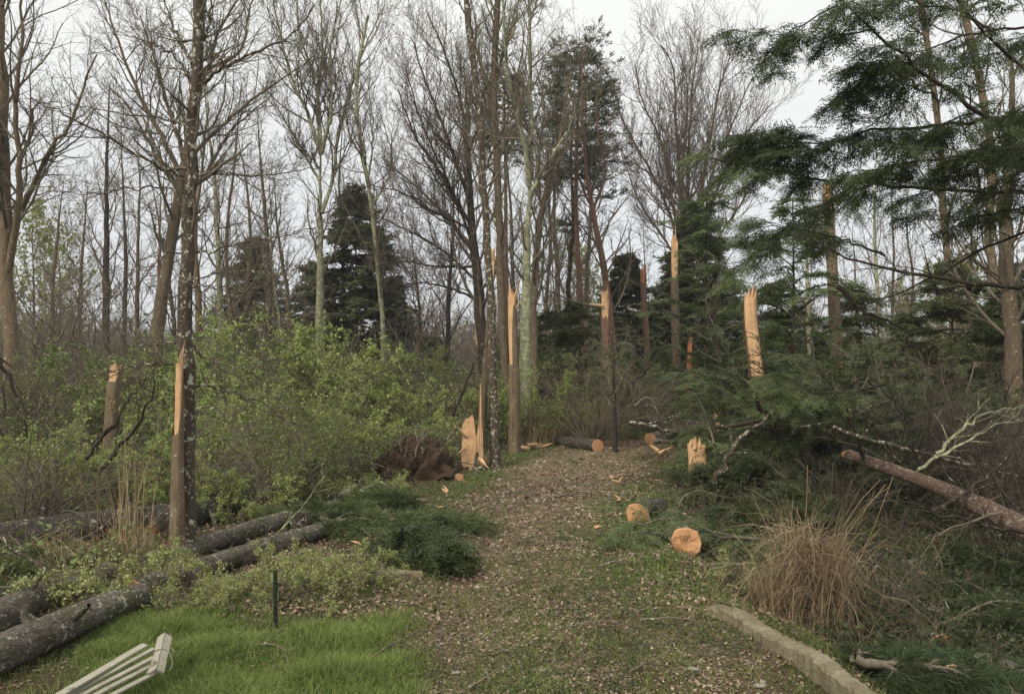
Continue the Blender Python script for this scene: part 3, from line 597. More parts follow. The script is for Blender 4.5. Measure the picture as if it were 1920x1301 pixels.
bare_tree('pale green lichen-coated tree forking into three tall stems above the orange-scarred trunk', [(985, 705), (986, 560), (989, 450), (992, 370), (994, 320)], 18, 13, 9,
    [([(993, 350), (985, 280), (966, 200), (956, 150), (948, 90), (940, -40)], 7), ([(995, 340), (996, 250), (992, 170), (995, 90), (992, 0), (1000, -40)], 7), ([(994, 370), (1012, 330), (1040, 285), (1068, 240), (1080, 200)], 6), ([(992, 45), (1004, 10), (1010, -40)], 3), ([(947, 95), (962, 55), (975, -10)], 3.5)],
    n1=12, l1=1.6, t0=.5, bark='pale', nl=14, n2=7, trop=.12, twig='twigpale')
bare_tree('upright trunk hugging the right side of the lichen-coated tree', [(1002, 720), (998, 600), (1005, 500), (1015, 400), (1040, 290), (1062, 190), (1070, 110)], 21, 10, 4, [([(1015, 400), (1010, 300), (1020, 200), (1005, 120)], 4)], n1=30, l1=3, t0=.3, bark='tan', n2=8, trop=.14)
bare_tree('leaning dark tree with crooked upper stems right of the centre group', [(1152, 720), (1146, 620), (1134, 510), (1112, 390), (1098, 300), (1090, 180), (1095, 90)], 22, 9, 4, [([(1112, 395), (1135, 320), (1120, 240), (1118, 140)], 3.6), ([(1115, 400), (1085, 330), (1078, 250), (1060, 160)], 3.4)], n1=36, l1=2.3, t0=.3, bark='red', a1=62, n2=7, trop=.08)
bare_tree('vase-shaped bare tree whose many stems fan open against the sky right of centre', [(1290, 730), (1288, 600), (1284, 520), (1282, 460)], 34, 13, 9,
    [([(1278, 480), (1255, 400), (1225, 330), (1185, 260), (1150, 190)], 4.5), ([(1280, 470), (1262, 380), (1245, 280), (1205, 190), (1190, 120)], 4.5), ([(1282, 460), (1275, 350), (1268, 240), (1262, 130), (1240, 85)], 5), ([(1284, 460), (1290, 350), (1293, 240), (1300, 150), (1310, 90)], 5), ([(1286, 460), (1312, 370), (1330, 270), (1345, 180), (1370, 100)], 5), ([(1288, 470), (1330, 390), (1362, 320), (1400, 250), (1450, 190)], 4.5), ([(1286, 480), (1310, 400), (1350, 290), (1400, 170), (1425, 130)], 4), ([(1280, 500), (1240, 440), (1200, 380), (1165, 290)], 3.5), ([(1290, 520), (1350, 440), (1410, 350), (1460, 280)], 3.5), ([(1284, 450), (1280, 300), (1290, 180), (1275, 100)], 4)],
    n1=4, l1=3, t0=.6, nl=22, n2=9, n3=6, bark='brown', trop=.17, twig='twigred', lf=.3)
bare_tree('crooked brown tree trailing sparse limbs between the spruce and the fan-branched tree', [(790, 640), (785, 560), (775, 480), (770, 400)], 34, 5, 2, n1=40, l1=3.6, t0=.15, bark='brown', n2=8, twig='twigred', a1=45)
# left background trunks
LB = [([(198, 690), (200, 500), (200, 350), (203, 200), (206, 150)], 27, 8, 4, 'black', 'dark upright trunk rising above the shorter splintered snag at left', 2.9),
      ([(232, 680), (236, 500), (232, 380), (226, 250)], 32, 5, 3, 'black', 'thin dark trunk next right of the upright trunk above the left snag', 2.4),
      ([(256, 680), (258, 500), (262, 360), (258, 260)], 29, 5, 3, 'brown', 'narrow brown trunk midway between the left snag and the leaning brown tree', 2.4),
      ([(373, 665), (372, 560), (366, 440), (380, 300), (392, 180)], 20, 8, 4, 'tan', 'stout brown trunk immediately right of the lichen-flecked slender tree', 2.4),
      ([(413, 665), (412, 540), (406, 420), (402, 330), (388, 220), (380, 120)], 22, 7.5, 4, 'pale', 'pale lichen-coated trunk between the slender dark tree and the tall fan tree', 2.6),
      ([(438, 680), (428, 540), (425, 440), (440, 300), (452, 160)], 26, 5, 3, 'brown', 'thin forked trunk just right of the pale lichen-coated trunk at left', 2.6),
      ([(497, 670), (505, 560), (500, 430), (490, 330), (482, 200)], 24, 8, 4, 'dark', 'dark trunk with a dense brushy crown between the pale trunk and the tall fan tree', 2.8),
      ([(545, 690), (540, 560), (520, 430), (515, 330)], 27, 7, 3, 'brown', 'crooked brown trunk close left of the tall fan tree', 2.8),
      ([(528, 672), (524, 600), (512, 520), (508, 400), (520, 300)], 19, 3.4, 2, 'pale', 'thin whitish sapling trunk left of the tall fan tree', 1.2),
      ([(96, 660), (100, 520), (110, 420), (120, 330)], 34, 6, 3, 'brown', 'hazy bare tree before the pale green saplings at left', 3.4),
      ([(150, 670), (150, 540), (158, 440), (165, 340)], 36, 5, 3, 'brown', 'faint bare tree between the left edge tree and the upright dark trunk', 3.4),
      ([(640, 690), (645, 560), (640, 420), (636, 330), (645, 210)], 30, 6, 3, 'dark', 'bare tree rising behind the left side of the dark spruce', 2.8),
      ([(330, 690), (322, 560), (300, 430), (282, 330)], 30, 5, 3, 'dark', 'dark bare tree seen behind the leaning brown trunk', 3.0),
      ([(470, 680), (462, 560), (470, 450), (460, 330), (440, 230)], 31, 6, 3, 'brown', 'grey-brown bare tree behind the red-bud branch at left centre', 3.0)]
for P_, Y_, a_, b_, bk, lb_, l_ in LB:
    bare_tree(lb_, P_, Y_, a_, b_, n1=27, l1=l_ * .9, t0=.22, bark=bk, n2=7, n3=5, a1=48, trop=.12, group='bare trees in the left wood')
CB = [([(838, 700), (842, 560), (850, 420), (852, 300)], 30, 6, 3, 'black', 'dark bare tree in the middle of the fan of branches left of centre', 3.2, 'twigred'),
      ([(968, 690), (962, 540), (958, 400), (950, 290), (955, 180)], 26, 5, 3, 'dark', 'thin dark trunk between the two tall stems left of the lichen-coated tree', 2.6, 'twig'),
      ([(1048, 650), (1045, 500), (1038, 400), (1046, 280), (1040, 150)], 27, 7, 3, 'dark', 'dark trunk behind the pine crown right of the lichen-coated tree', 2.6, 'twig'),
      ([(1070, 650), (1066, 520), (1075, 420), (1070, 290), (1080, 120)], 25, 6, 3, 'black', 'black trunk with ascending stems behind the pine crown', 2.6, 'twig'),
      ([(1105, 640), (1100, 520), (1108, 400), (1098, 240), (1102, 90)], 29, 5, 3, 'brown', 'tall slim bare tree at the right edge of the centre group', 2.6, 'twigred'),
      ([(1215, 700), (1212, 560), (1208, 470), (1204, 380)], 34, 2.5, 1.5, 'brown', 'spindly bare sapling between the two brown snags right of centre', 1.5, 'twig'),
      ([(1020, 690), (1025, 560), (1032, 450), (1028, 330), (1030, 200)], 31, 5, 3, 'brown', 'bare tree directly behind the lichen-coated tree', 3.0, 'twigred')]
for P_, Y_, a_, b_, bk, lb_, l_, tg in CB:
    bare_tree(lb_, P_, Y_, a_, b_, n1=26, l1=l_ * .9, t0=.25, bark=bk, n2=7, n3=5, a1=42, trop=.15, twig=tg, group='bare trees in the middle of the wood')
RB = [([(1900, 760), (1898, 600), (1888, 470), (1885, 350), (1900, 230), (1890, 80)], 13, 17, 12, 'brown', 'massive tan-barked tree at the right edge behind the overhanging hemlock', 2.0),
      ([(1850, 700), (1868, 560), (1855, 440), (1860, 300), (1830, 120), (1790, -40)], 19, 9, 6, 'tan', 'tall bare tree just left of the massive right-edge tree, leaning left at the top', 2.4),
      ([(1645, 740), (1648, 600), (1642, 480), (1640, 380), (1646, 250)], 26, 5, 3, 'pale', 'grey trunk in the gap below the long hemlock bough', 2.2),
      ([(1676, 740), (1672, 600), (1676, 480), (1672, 370), (1680, 240)], 28, 3.5, 2, 'brown', 'thin reddish pole tree right of the grey trunk in the gap', 2.0),
      ([(1520, 700), (1516, 600), (1512, 480), (1504, 360), (1498, 335)], 17, 5.5, 4, 'pale', 'green-lichened trunk left of the tall orange-topped snag', 1.4),
      ([(1712, 740), (1706, 620), (1712, 520), (1700, 430), (1706, 300)], 30, 4, 2, 'brown', 'thin bare tree above the reddish brush at right', 2.4),
      ([(1620, 735), (1610, 620), (1604, 520), (1598, 420)], 27, 4, 2, 'brown', 'slim bare tree close right of the tall orange-topped snag', 2.2),
      ([(1790, 720), (1785, 560), (1770, 420), (1760, 250), (1735, 60), (1720, -40)], 20, 7, 5, 'tan', 'tall bare tree seen through the hemlock boughs at upper right', 2.6),
      ([(1835, 720), (1815, 600), (1822, 470), (1815, 350)], 24, 5, 3, 'brown', 'leaning bare tree behind the dark round cedar at right', 2.4)]
for P_, Y_, a_, b_, bk, lb_, l_ in RB:
    bare_tree(lb_, P_, Y_, a_, b_, n1=22, l1=l_, t0=.3, bark=bk, n2=6, n3=4, a1=45, trop=.12, group='bare trees in the right wood')
dd = bare_tree('short dead reddish trunk with a ragged whorled top, left of the leaning brown tree', [(299, 690), (298, 560), (300, 450), (301, 355)], 21, 6, 4.5, n1=26, l1=.9, t0=.6, bark='red', a1=80, trop=0, n2=5, n3=3)
tangle = bare_tree('small dead drooping tree in front of the middle snag with weeping grey twigs', [(1153, 800), (1150, 700), (1148, 620), (1156, 590)], 16, 5, 2, n1=30, l1=1.3, t0=.35, bark='black', a1=60, trop=-.16, n2=6, n3=4, twig='twigpale', wob=.3, tw=.8, keep=.75)
bare_tree('young black-barked tree with a bending stem between the far snags and the big leaning snag', [(1366, 800), (1352, 690), (1342, 590), (1350, 520), (1376, 470), (1395, 458)], 15, 4.5, 2.5, n1=20, l1=1.1, t0=.35, bark='black', a1=60, trop=.03, n2=5, n3=4)
# hazy green-budding saplings far left and far right
for i, (px, Y_, h_, lb_) in enumerate([(62, 40, 9.5, 'pale green budding tree at the far left, left of its twin'), (112, 44, 9, 'pale green budding tree at the far left, right of its twin'), (1815, 34, 6.2, 'yellow-green budding shrub tree at the right beyond the cedar'), (1765, 44, 7, 'yellow-green budding tree in the gap at right, behind the reddish brush'), (1690, 52, 6.5, 'tawny budding tree far off below the grey trunk at right'), (1085, 46, 8.5, 'pale olive budding tree behind the middle snag')]):
    x0 = (px - 960) / F_ * Y_
    bare_tree(lb_, [(px, 700 - 0), (px + 2, 600), (px - 2, 700 - (h_ - 1.7) / Y_ * F_)], Y_, 3.5, 1.5, n1=36, l1=h_ * .36, t0=.12, bark='brown', twig='twigpale', n2=7, n3=4, trop=.12, buds='yellow', budsize=.16, nb=3, group='far trees coming into leaf')
# ================================================================== SNAPPED TRUNKS
snag('pale straight snag at left with an orange square-broken top, standing alone in the brush', [(206, 900), (210, 800), (217, 700), (219, 684)], 11.5, 14, 12.5, f=.14, jag=.008, face=-.3, bark='tan', nsp=1, spl=.08, flat=.8)
snag('tall split trunk joined to the lichen-flecked tree, its upper front stripped to orange wood', [(331, 1060), (333, 900), (335, 800), (336, 700), (335, 680)], 7.2, 14, 7.5, f=.32, jag=.03, face=-.5, bark='tan', nsp=6, spl=.22, flat=.7, sharp=1.2)
snag('broken grey trunk topped by a long orange strip, left of the straight dark trunk', [(905, 760), (915, 640), (921, 540), (925, 462)], 17, 9, 4, f=.17, jag=.05, face=-.2, bark='brown', sharp=.8, spl=.25, flat=.4)
snag('thick snag with a splintered spiky crown and a long orange scar down its left front', [(964, 745), (962, 660), (960, 600), (961, 545)], 16, 11, 9, f=.42, jag=.09, face=-.95, bark='tan', sharp=7, nsp=9, spl=.35, flat=.75)
snag('slim brown snag with an orange splinter sticking out sideways to the left', [(1137, 745), (1136, 660), (1135, 600), (1134, 545)], 20, 11, 7.5, f=.16, jag=.05, face=-.1, bark='red', sharp=.8, nsp=6, spl=.28, side=[((1131, 573), (1104, 570), 2.6)])
snag('brown barkless-topped snag ending in a small reddish tip', [(1216, 740), (1212, 640), (1207, 560), (1205, 502)], 25, 7.5, 5, f=.08, jag=.035, bark='red', wood='woodhot', nsp=5, spl=.3)
snag('tall straight snag tipped by a long pale blade of wood, right of centre', [(1270, 745), (1267, 640), (1265, 540), (1265, 440)], 23, 10, 6.5, f=.21, jag=.02, bark='brown', blade=.13, sharp=.6, nsp=1, spl=.5, face=0)
snag('small shattered reddish trunk at the end of the grassy track with splinters round it', [(1290, 748), (1291, 700), (1293, 660), (1295, 632)], 26, 6, 4.5, f=.7, jag=.06, bark='red', wood='woodhot', sharp=.5, nsp=5, spl=.25, side=[((1288, 735), (1262, 690), 2.2), ((1292, 728), (1300, 676), 1.6), ((1288, 700), (1272, 683), 1.4)])
snag('leaning thick snag with a broad orange torn face among the hemlocks', [(1430, 800), (1422, 740), (1413, 650), (1407, 590), (1409, 545)], 13.5, 19, 12, f=.58, jag=.05, face=.1, bark='red', sharp=2.2, nsp=8, spl=.22, flat=.62)
snag('tall thick snag high among the hemlock boughs with a pale strip at its top', [(1572, 740), (1566, 620), (1560, 500), (1554, 400), (1552, 345)], 16, 12, 9, f=.12, jag=.02, face=-.35, bark='tan', sharp=1.2, nsp=4, spl=.25)
snag('little broken stem with an orange tip behind the dark fan-branched trunk', [(895, 720), (894, 650), (893, 597)], 21, 4, 3, f=.2, jag=.05, bark='brown', nsp=3, spl=.25)
snag('squat orange stump with a peaked broken top right of the track', [(1309, 900), (1308, 862), (1306, 830)], 11.0, 19, 17, f=.9, jag=.09, face=0, bark='red', sharp=.35, nsp=7, spl=.14, flat=.6, name='broken_stump', cat='stump')
snag('small dark stump with an orange scar beside the young black-barked tree', [(1343, 795), (1345, 775), (1350, 757)], 18, 11, 7, f=.6, jag=.12, face=.6, bark='dark', sharp=1.2, nsp=4, spl=.12, name='broken_stump', cat='stump')
snag('low reddish splintered stump half buried in green boughs right of the track', [(1386, 838), (1386, 825), (1385, 806)], 15, 8, 6, f=.9, jag=.15, bark='red', wood='woodhot', sharp=.5, nsp=6, spl=.16, name='broken_stump', cat='stump')
snag('low pale split butt at the foot of the leaning thick snag', [(1440, 830), (1436, 806), (1430, 785)], 12.6, 9, 5, f=.8, jag=.2, bark='dark', sharp=.6, nsp=6, spl=.2, name='broken_stump', cat='stump')
def prism(mb, poly, Y, th, rng, bow=.0):
    """an outline given real thickness, its face bowed and ribbed like split wood"""
    poly = np.array(poly, float); n = len(poly); pts = np.array([at(p[0], p[1], Y) for p in poly]); c0 = pts.mean(0)
    F_f = pts.copy(); F_f[:, 1] += bow * np.abs(pts[:, 0] - c0[0]) / .15 * .05; Bk = pts.copy(); Bk[:, 1] += th; Bk[:, 0] = c0[0] + (Bk[:, 0] - c0[0]) * .8
    return F_f, Bk
def hero_stump():
    """torn stump: ribbed split face, bark shell behind and at the sides"""
    rng = RNG(); Y = 14.0; top = [(862, 800), (866, 802), (871, 786), (877, 784), (884, 780), (888, 790), (891, 812), (893, 818), (896, 800), (898, 760), (899, 722), (901, 722), (902, 760), (903, 800), (905, 880)]
    X = np.linspace(866, 905, 40)
    tp = np.interp(X, [866, 868, 872, 876, 880, 885, 888, 890, 892.5, 895, 898, 899.2, 900, 901.4, 902.6, 903.5, 905], [800, 793, 789, 786, 783, 780, 785, 800, 818, 812, 792, 740, 722, 722, 770, 800, 806]) + np.convolve(rng.normal(0, 2.6, 42), [.25, .5, .25], 'valid')
    bt = np.interp(X, [866, 870, 876, 881, 885, 888, 891, 896, 900, 903, 905], [868, 876, 884, 888, 888, 872, 850, 846, 868, 876, 872]) + rng.normal(0, .8, 40)
    base = at(885, 882, Y); base[2] = G(base[0], base[1]); o = thing('split_stump', 'torn orange stump with a tall thin spike and V notch, left of the track', 'stump', base); K = 24
    V = np.zeros((K, 40, 3)); B = np.zeros((K, 40, 3)); cx = 885.5
    for k in range(K):
        u = k / (K - 1); py = bt * (1 - u) + tp * u; wid = 1 + .06 * (1 - u) ** 2
        for i in range(40):
            q = at(cx + (X[i] - cx) * wid, py[i], Y); a = (X[i] - cx) / 19.5; V[k, i] = q + [0, .035 * a * a + .006 * math.sin(i * 1.9) + rng.normal(0, .0025), 0]
            B[k, i] = q + [0, .05 + .14 * math.sqrt(max(0, 1 - a * a)), 0]
    j, i = np.meshgrid(np.arange(K - 1), np.arange(39), indexing='ij'); Fq = np.stack([j * 40 + i, j * 40 + i + 1, (j + 1) * 40 + i + 1, (j + 1) * 40 + i], -1).reshape(-1, 4)
    mb = MB(); mb.add(V, Fq); 
    i = np.arange(39); mb.add(np.vstack([V[-1], B[-1]]), np.stack([i, i + 1, 41 + i, 40 + i], 1), False)
    for a, b_, w_ in (((875, 818), (850, 796), 3.2), ((852, 798), (849, 794), 1.5), ((899, 860), (913, 876), 5), ((903, 870), (917, 878), 3), ((870, 840), (853, 858), 1.2)):
        pa, pb = at(a[0], a[1], Y), at(b_[0], b_[1], Y - .15); tubes(mb, np.array([pa, (pa + pb) / 2 + [0, 0, .01], pb]), np.array([pm(w_, Y), pm(w_ * .8, Y), .004]), 6)
    mb.build('split_wood', M['wood'], o, base)
    mb = MB(); mb.add(B, Fq[:, ::-1]); 
    for s in (0, 39): mb.add(np.stack([V[:, s], B[:, s]], 1), np.stack([np.arange(K - 1) * 2, np.arange(K - 1) * 2 + 1, np.arange(K - 1) * 2 + 3, np.arange(K - 1) * 2 + 2], 1))
    mb.build('bark', M['brown'], o, base)
    mb = MB()
    for _ in range(16):
        a = rng.uniform(-.4, 6.0); p = base + [0, .1, .05]; d = np.array([math.cos(a), math.sin(a), -.1]); tubes(mb, np.array([p, p + d * .18, p + d * .34 + [0, 0, -.06]]), np.array([.04, .028, .01]), 6)
    mb.build('root', M['dark'], o, base)
hero_stump()
# ================================================================== LOGS
log('nearest lichen-mottled log at bottom left, running up behind the slatted panel', at(-60, 1318, 4.35), at(262, 1192, 5.6), .112, .098, stubs=6, bark='log', cutA=True, cutB=True)
log('second lichen-mottled log at bottom left, lying just behind the nearest one', at(-40, 1228, 5.2), at(200, 1142, 6.5), .118, .10, stubs=4, bark='log', cutA=True, cutB=True)
log('lower of the two pale lichen logs beside the whitish honeysuckle, with an orange gash', at(250, 1170, 5.75), at(616, 1006, 8.4), .092, .082, stubs=7, bark='log', cutA=True, cutB='rag')
log('upper of the two pale lichen logs beyond the whitish honeysuckle', at(270, 1120, 6.7), at(540, 1012, 8.9), .10, .088, stubs=7, bark='log', cutA=True, cutB=True, wood='dark')
log('pine log end resting in green boughs where the paired lichen logs stop', at(560, 1022, 8.6), at(640, 960, 10.5), .10, .09, stubs=3, bark='log', cutA=True, cutB=True, wood='dark')
lg = log('big dark fallen trunk behind the split trunk, its underside peeled to red bark', gp(-60, 1062, .2), gp(330, 1000, .2), .20, .17, bark='logdark', cutA=True, cutB=True, stubs=5, sag=.02)
mb = MB(); L_ = 2.2; th = np.linspace(-.5, 1.0, 8); zz = np.linspace(.8, 3.9, 30); r_ = .206
V = np.array([[[math.cos(a + 3.5) * r_, math.sin(a + 3.5) * r_, z_ + .05 * math.sin(i * 2.3)] for i, a in enumerate(th)] for z_ in zz]); j, i = np.meshgrid(np.arange(29), np.arange(7), indexing='ij')
log('dark trunk section continuing the big fallen trunk to the right of the split trunk', gp(338, 985, .17), gp(520, 930, .17), .17, .14, bark='logdark', cutA=True, cutB=True, stubs=3)
for a, b_ in (((20, 1042), (100, 1030)), ((205, 1024), (300, 1008))):
    A_, B_ = gp(a[0], a[1], .1), gp(b_[0], b_[1], .1); A_[1] -= .13; B_[1] -= .13
    lg2 = log('red-brown slab of peeled bark under the big dark trunk, %s' % ('near the left edge' if a[0] < 100 else 'beside the split trunk'), A_, B_, .11, .08, bark='innerbark', stubs=0, name='bark_slab', cat='bark')
log('dark tapering log across the far end of the track with a clean round cut end', at(985, 850, 18.4), at(1121, 826, 16.0), .08, .135, bark='logdark', cutB=True, stubs=2)
log('stout log behind the track crest with a round cut end, right of the tapering log', at(1219, 818, 17.0), at(1300, 806, 19.6), .13, .12, bark='log', cutA=True, stubs=2)
log('short cut log with an orange round face on the right verge of the track', at(1196, 981, 9.0), at(1236, 948, 9.75), .132, .125, bark='logdark', cutA=True, stubs=2, stublen=.06)
log('mossy log beside the right verge ending in a ragged orange break', at(1287, 1035, 7.85), at(1262, 965, 9.1), .145, .125, bark='mossy', cutA='rag', stubs=3)
log('small moss-green log with a round cut end below the torn stump', at(862, 907, 12.6), at(842, 886, 13.4), .062, .06, bark='mossy', cutA=True, stubs=1)
log('silvery barkless log chunk at left of its pair beside the root mound', at(643, 926, 10.6), at(668, 898, 11.4), .075, .065, lift=1.2, bark='pale', cutA=True, stubs=0, wood='oldwood')
log('larger silvery log chunk at right of its pair beside the root mound', at(676, 930, 10.4), at(714, 893, 11.4), .105, .09, lift=.7, bark='pale', stubs=1)
log('long reddish-brown pine trunk lying through the fallen boughs at right', at(1590, 852, 9.3), at(1990, 1026, 6.9), .06, .105, bark='pine', cutA='rag', cutB=True, stubs=11, bend=.16, stublen=.12, seat=False)
log('lichen-crusted log low in the dark hollow at right', at(1600, 1095, 6.9), at(1760, 1175, 6.0), .11, .10, bark='log', cutA=True, cutB=True, stubs=4)
log('grey scaly log in the bottom right corner', at(1835, 1215, 5.3), at(2060, 1300, 4.5), .15, .15, bark='log', stubs=3, cutA=True, wood='oldwood')
log('dark broken log beneath the small shattered trunk at the track end', at(1302, 742, 26), at(1268, 752, 25.5), .13, .15, bark='dark', cutA='rag', stubs=2)
log('dark horizontal log between the reddish-tipped snag and the pale-bladed snag', at(1200, 706, 22), at(1256, 698, 22.5), .12, .11, bark='black', cutB=True, stubs=2)
log('grey trunk butt rising from the green boughs right of the peaked stump', at(1478, 822, 11.5), at(1512, 900, 10.5), .12, .13, bark='tan', stubs=1)
log('short brown slab-like log on the left verge near the slatted shrubs', at(668, 1120, 6.15), at(790, 1102, 6.5), .05, .045, bark='tan', stubs=2, stublen=.05)
log('pale dry log crossing the green boughs in the distance at right', at(1850, 650, 13), at(1960, 600, 12), .13, .15, bark='dark', stubs=3)
# ================================================================== CONIFERS
def X(px, Y): return (px - 960) / F_ * Y
sp1 = conifer(np.random.default_rng(5), 9.2, 'spruce', nb=110, lmax=3.7, coarse=True, nside=12, nsp=5, sscale=1.15, lfall=.85, t0=.03, ang=92, droop=.12, wob=.1, name='spruce_tree')
place(sp1, X(668, 30), 30, .3, .93, 'large dark spruce with a pointed top standing behind the pale fan tree')
for px, Y, s, rz, lb in ((470, 32, .74, 1.3, 'dark narrow spruce behind the bare trunks at left centre'), (735, 33, .60, 2.2, 'smaller dark spruce tucked against the right flank of the large spruce'), (590, 33, .66, 4.0, 'dark spruce just left of and lower than the large spruce'),
                         (1172, 27, .62, 2.9, 'young spruce with a pale pointed tip beside the slim snag with the sideways splinter'), (1310, 30, .86, 5.1, 'tall dark spruce behind the pale-bladed snag'), (1262, 32, .66, .9, 'thin dark spruce close left of the pale-bladed snag'), (1900, 30, .62, .4, 'dark spruce low at the right edge behind the massive tree')):
    place(copy_tree(sp1), X(px, Y), Y, rz, s, lb)['group'] = 'spruces in the wood'
sp1['group'] = 'spruces in the wood'
he1 = conifer(np.random.default_rng(8), 5.0, 'hemmid', bark='dark', nb=48, lmax=1.6, coarse=False, nside=8, nsp=4, t0=.05, ang=80, droop=.16, shape='round', r=.07, sp=SPRL, name='hemlock_tree', wob=.1)
HEM = [(1465, 19, .74, .2, 'round dark hemlock right of the broad-faced leaning snag'), (1360, 22, .72, 1.4, 'dark hemlock between the shattered small trunk and the leaning snag'), (1780, 16, .74, 2.6, 'round dark cedar-like evergreen below the long dark branch at right'), (1600, 19, .72, 3.8, 'dark hemlock at the foot of the tall orange-topped snag'),
       (1075, 22, .70, 4.4, 'dense dark evergreen right of the scarred spiky snag'), (1030, 24, .70, 5.0, 'dark evergreen directly behind the scarred spiky snag'), (820, 25, .55, .8, 'low dark evergreen behind the brush left of the fan-branched trunk'), (1165, 25, .55, 1.1, 'dark evergreen behind the small dead drooping tree'),
       (1700, 17, .56, 1.9, 'low bushy hemlock left of the round cedar-like evergreen'), (1880, 14, .62, 3.1, 'dark evergreen at the right edge under the massive tree'), (1500, 19, .62, 4.6, 'low hemlock in front of the tall orange-topped snag'), (640, 24, .50, 2.3, 'low dark evergreen at the foot of the pale fan tree'), (1240, 24, .50, .5, 'small dark evergreen at the foot of the pale-bladed snag')]
for i, (px, Y, s, rz, lb) in enumerate(HEM):
    place(he1 if i == 0 else copy_tree(he1), X(px, Y), Y, rz, s, lb)['group'] = 'evergreens of the understorey'
he2 = conifer(np.random.default_rng(11), 6.6, 'hemlt', bark='black', nb=34, lmax=1.7, coarse=False, nside=9, nsp=4, t0=.10, ang=70, droop=.22, shape='round', r=.06, sp=SPRL, thin=.6, name='hemlock_tree', wob=.1)
place(he2, X(1485, 14.5), 14.5, 1.0, .72, 'loose light green hemlock whose sprays hang right behind the broad-faced leaning snag')
place(copy_tree(he2), X(1330, 20), 20, 3.4, .92, 'wispy dark hemlock before the foot of the vase-shaped tree')
# dark pine crown high in the centre
def pine_top(label, pts, Y, r0, seed, lay):
    rng = np.random.default_rng(seed); P0 = based(pxline(pts, Y), Y); P = spline(P0, 24); R = pm(r0, Y) * np.linspace(1, .3, 24); o = thing('pine_tree', label, 'tree', P[0] + [0, 0, .1]); off = np.array(o.location)
    mb = MB(); tubes(mb, P, R, 9); mb.build('trunk', M['red'], o, off); S = []
    for (px, py, dx, dy) in lay:
        a = at(px, py, Y); j = np.argmin(np.abs(P[:, 2] - a[2])); b_ = at(px + dx, py + dy, Y + rng.uniform(-1.5, 1.5)); S.append(spline([P[j], (P[j] + b_) / 2 + [0, 0, .1], b_], 10))
    S = np.array(S); SR = np.full((len(S), 10), .03) * np.linspace(1, .4, 10)[None]; tb = MB(); tubes(tb, S, SR, 5)
    A = kids(rng, S, SR, 9, 55, 14, .5, .3, .5, .25, 1, 6, .12, .06, .5, .006); tubes(tb, A[0], A[1], 3); B = kids(rng, A[0], A[1], 5, 45, 14, .5, .3, .5, .2, 1, 4, .12, .08, .6, .005, planar=1); tubes(tb, B[0], B[1], 3); tb.build('branches', M['black'], o, off)
    cb = MB(); foliage(cb, rng, B[0], 2, CSP, .55, t0=.5, flat=.6, keep=.7); foliage(cb, rng, A[0], 1, CSP, .6, t0=.6, flat=.6); cb.build('crown', M['spruce'], o, off)
lay = []
_r = np.random.default_rng(3)
for y_ in range(95, 350, 13):
    cx_ = np.interp(y_, [90, 200, 300, 400], [1085, 1085, 1075, 1080])
    for s_ in (-1, 1):
        if _r.uniform() < .8: lay.append((cx_, y_ + 10, s_ * _r.uniform(25, np.interp(y_, [90, 160, 260, 360], [28, 52, 68, 40])), _r.uniform(-18, 4)))
lay += [(1100, 315, 68, -8), (1100, 300, 60, -20), (1105, 380, 45, -5), (1100, 420, -40, 5)]
pine_top('dark-needled pine with level tufts high in the middle of the picture', [(1092, 700), (1088, 560), (1080, 400), (1082, 250), (1090, 90)], 24, 7, 31, lay)
pine_top('thinner dark-needled pine top half hidden behind the lichen-coated stems', [(960, 700), (950, 540), (948, 350), (945, 150)], 27, 6, 32, [(945, y_, s_ * _r.uniform(18, 42), -8) for y_ in range(150, 300, 16) for s_ in (-1, 1)])
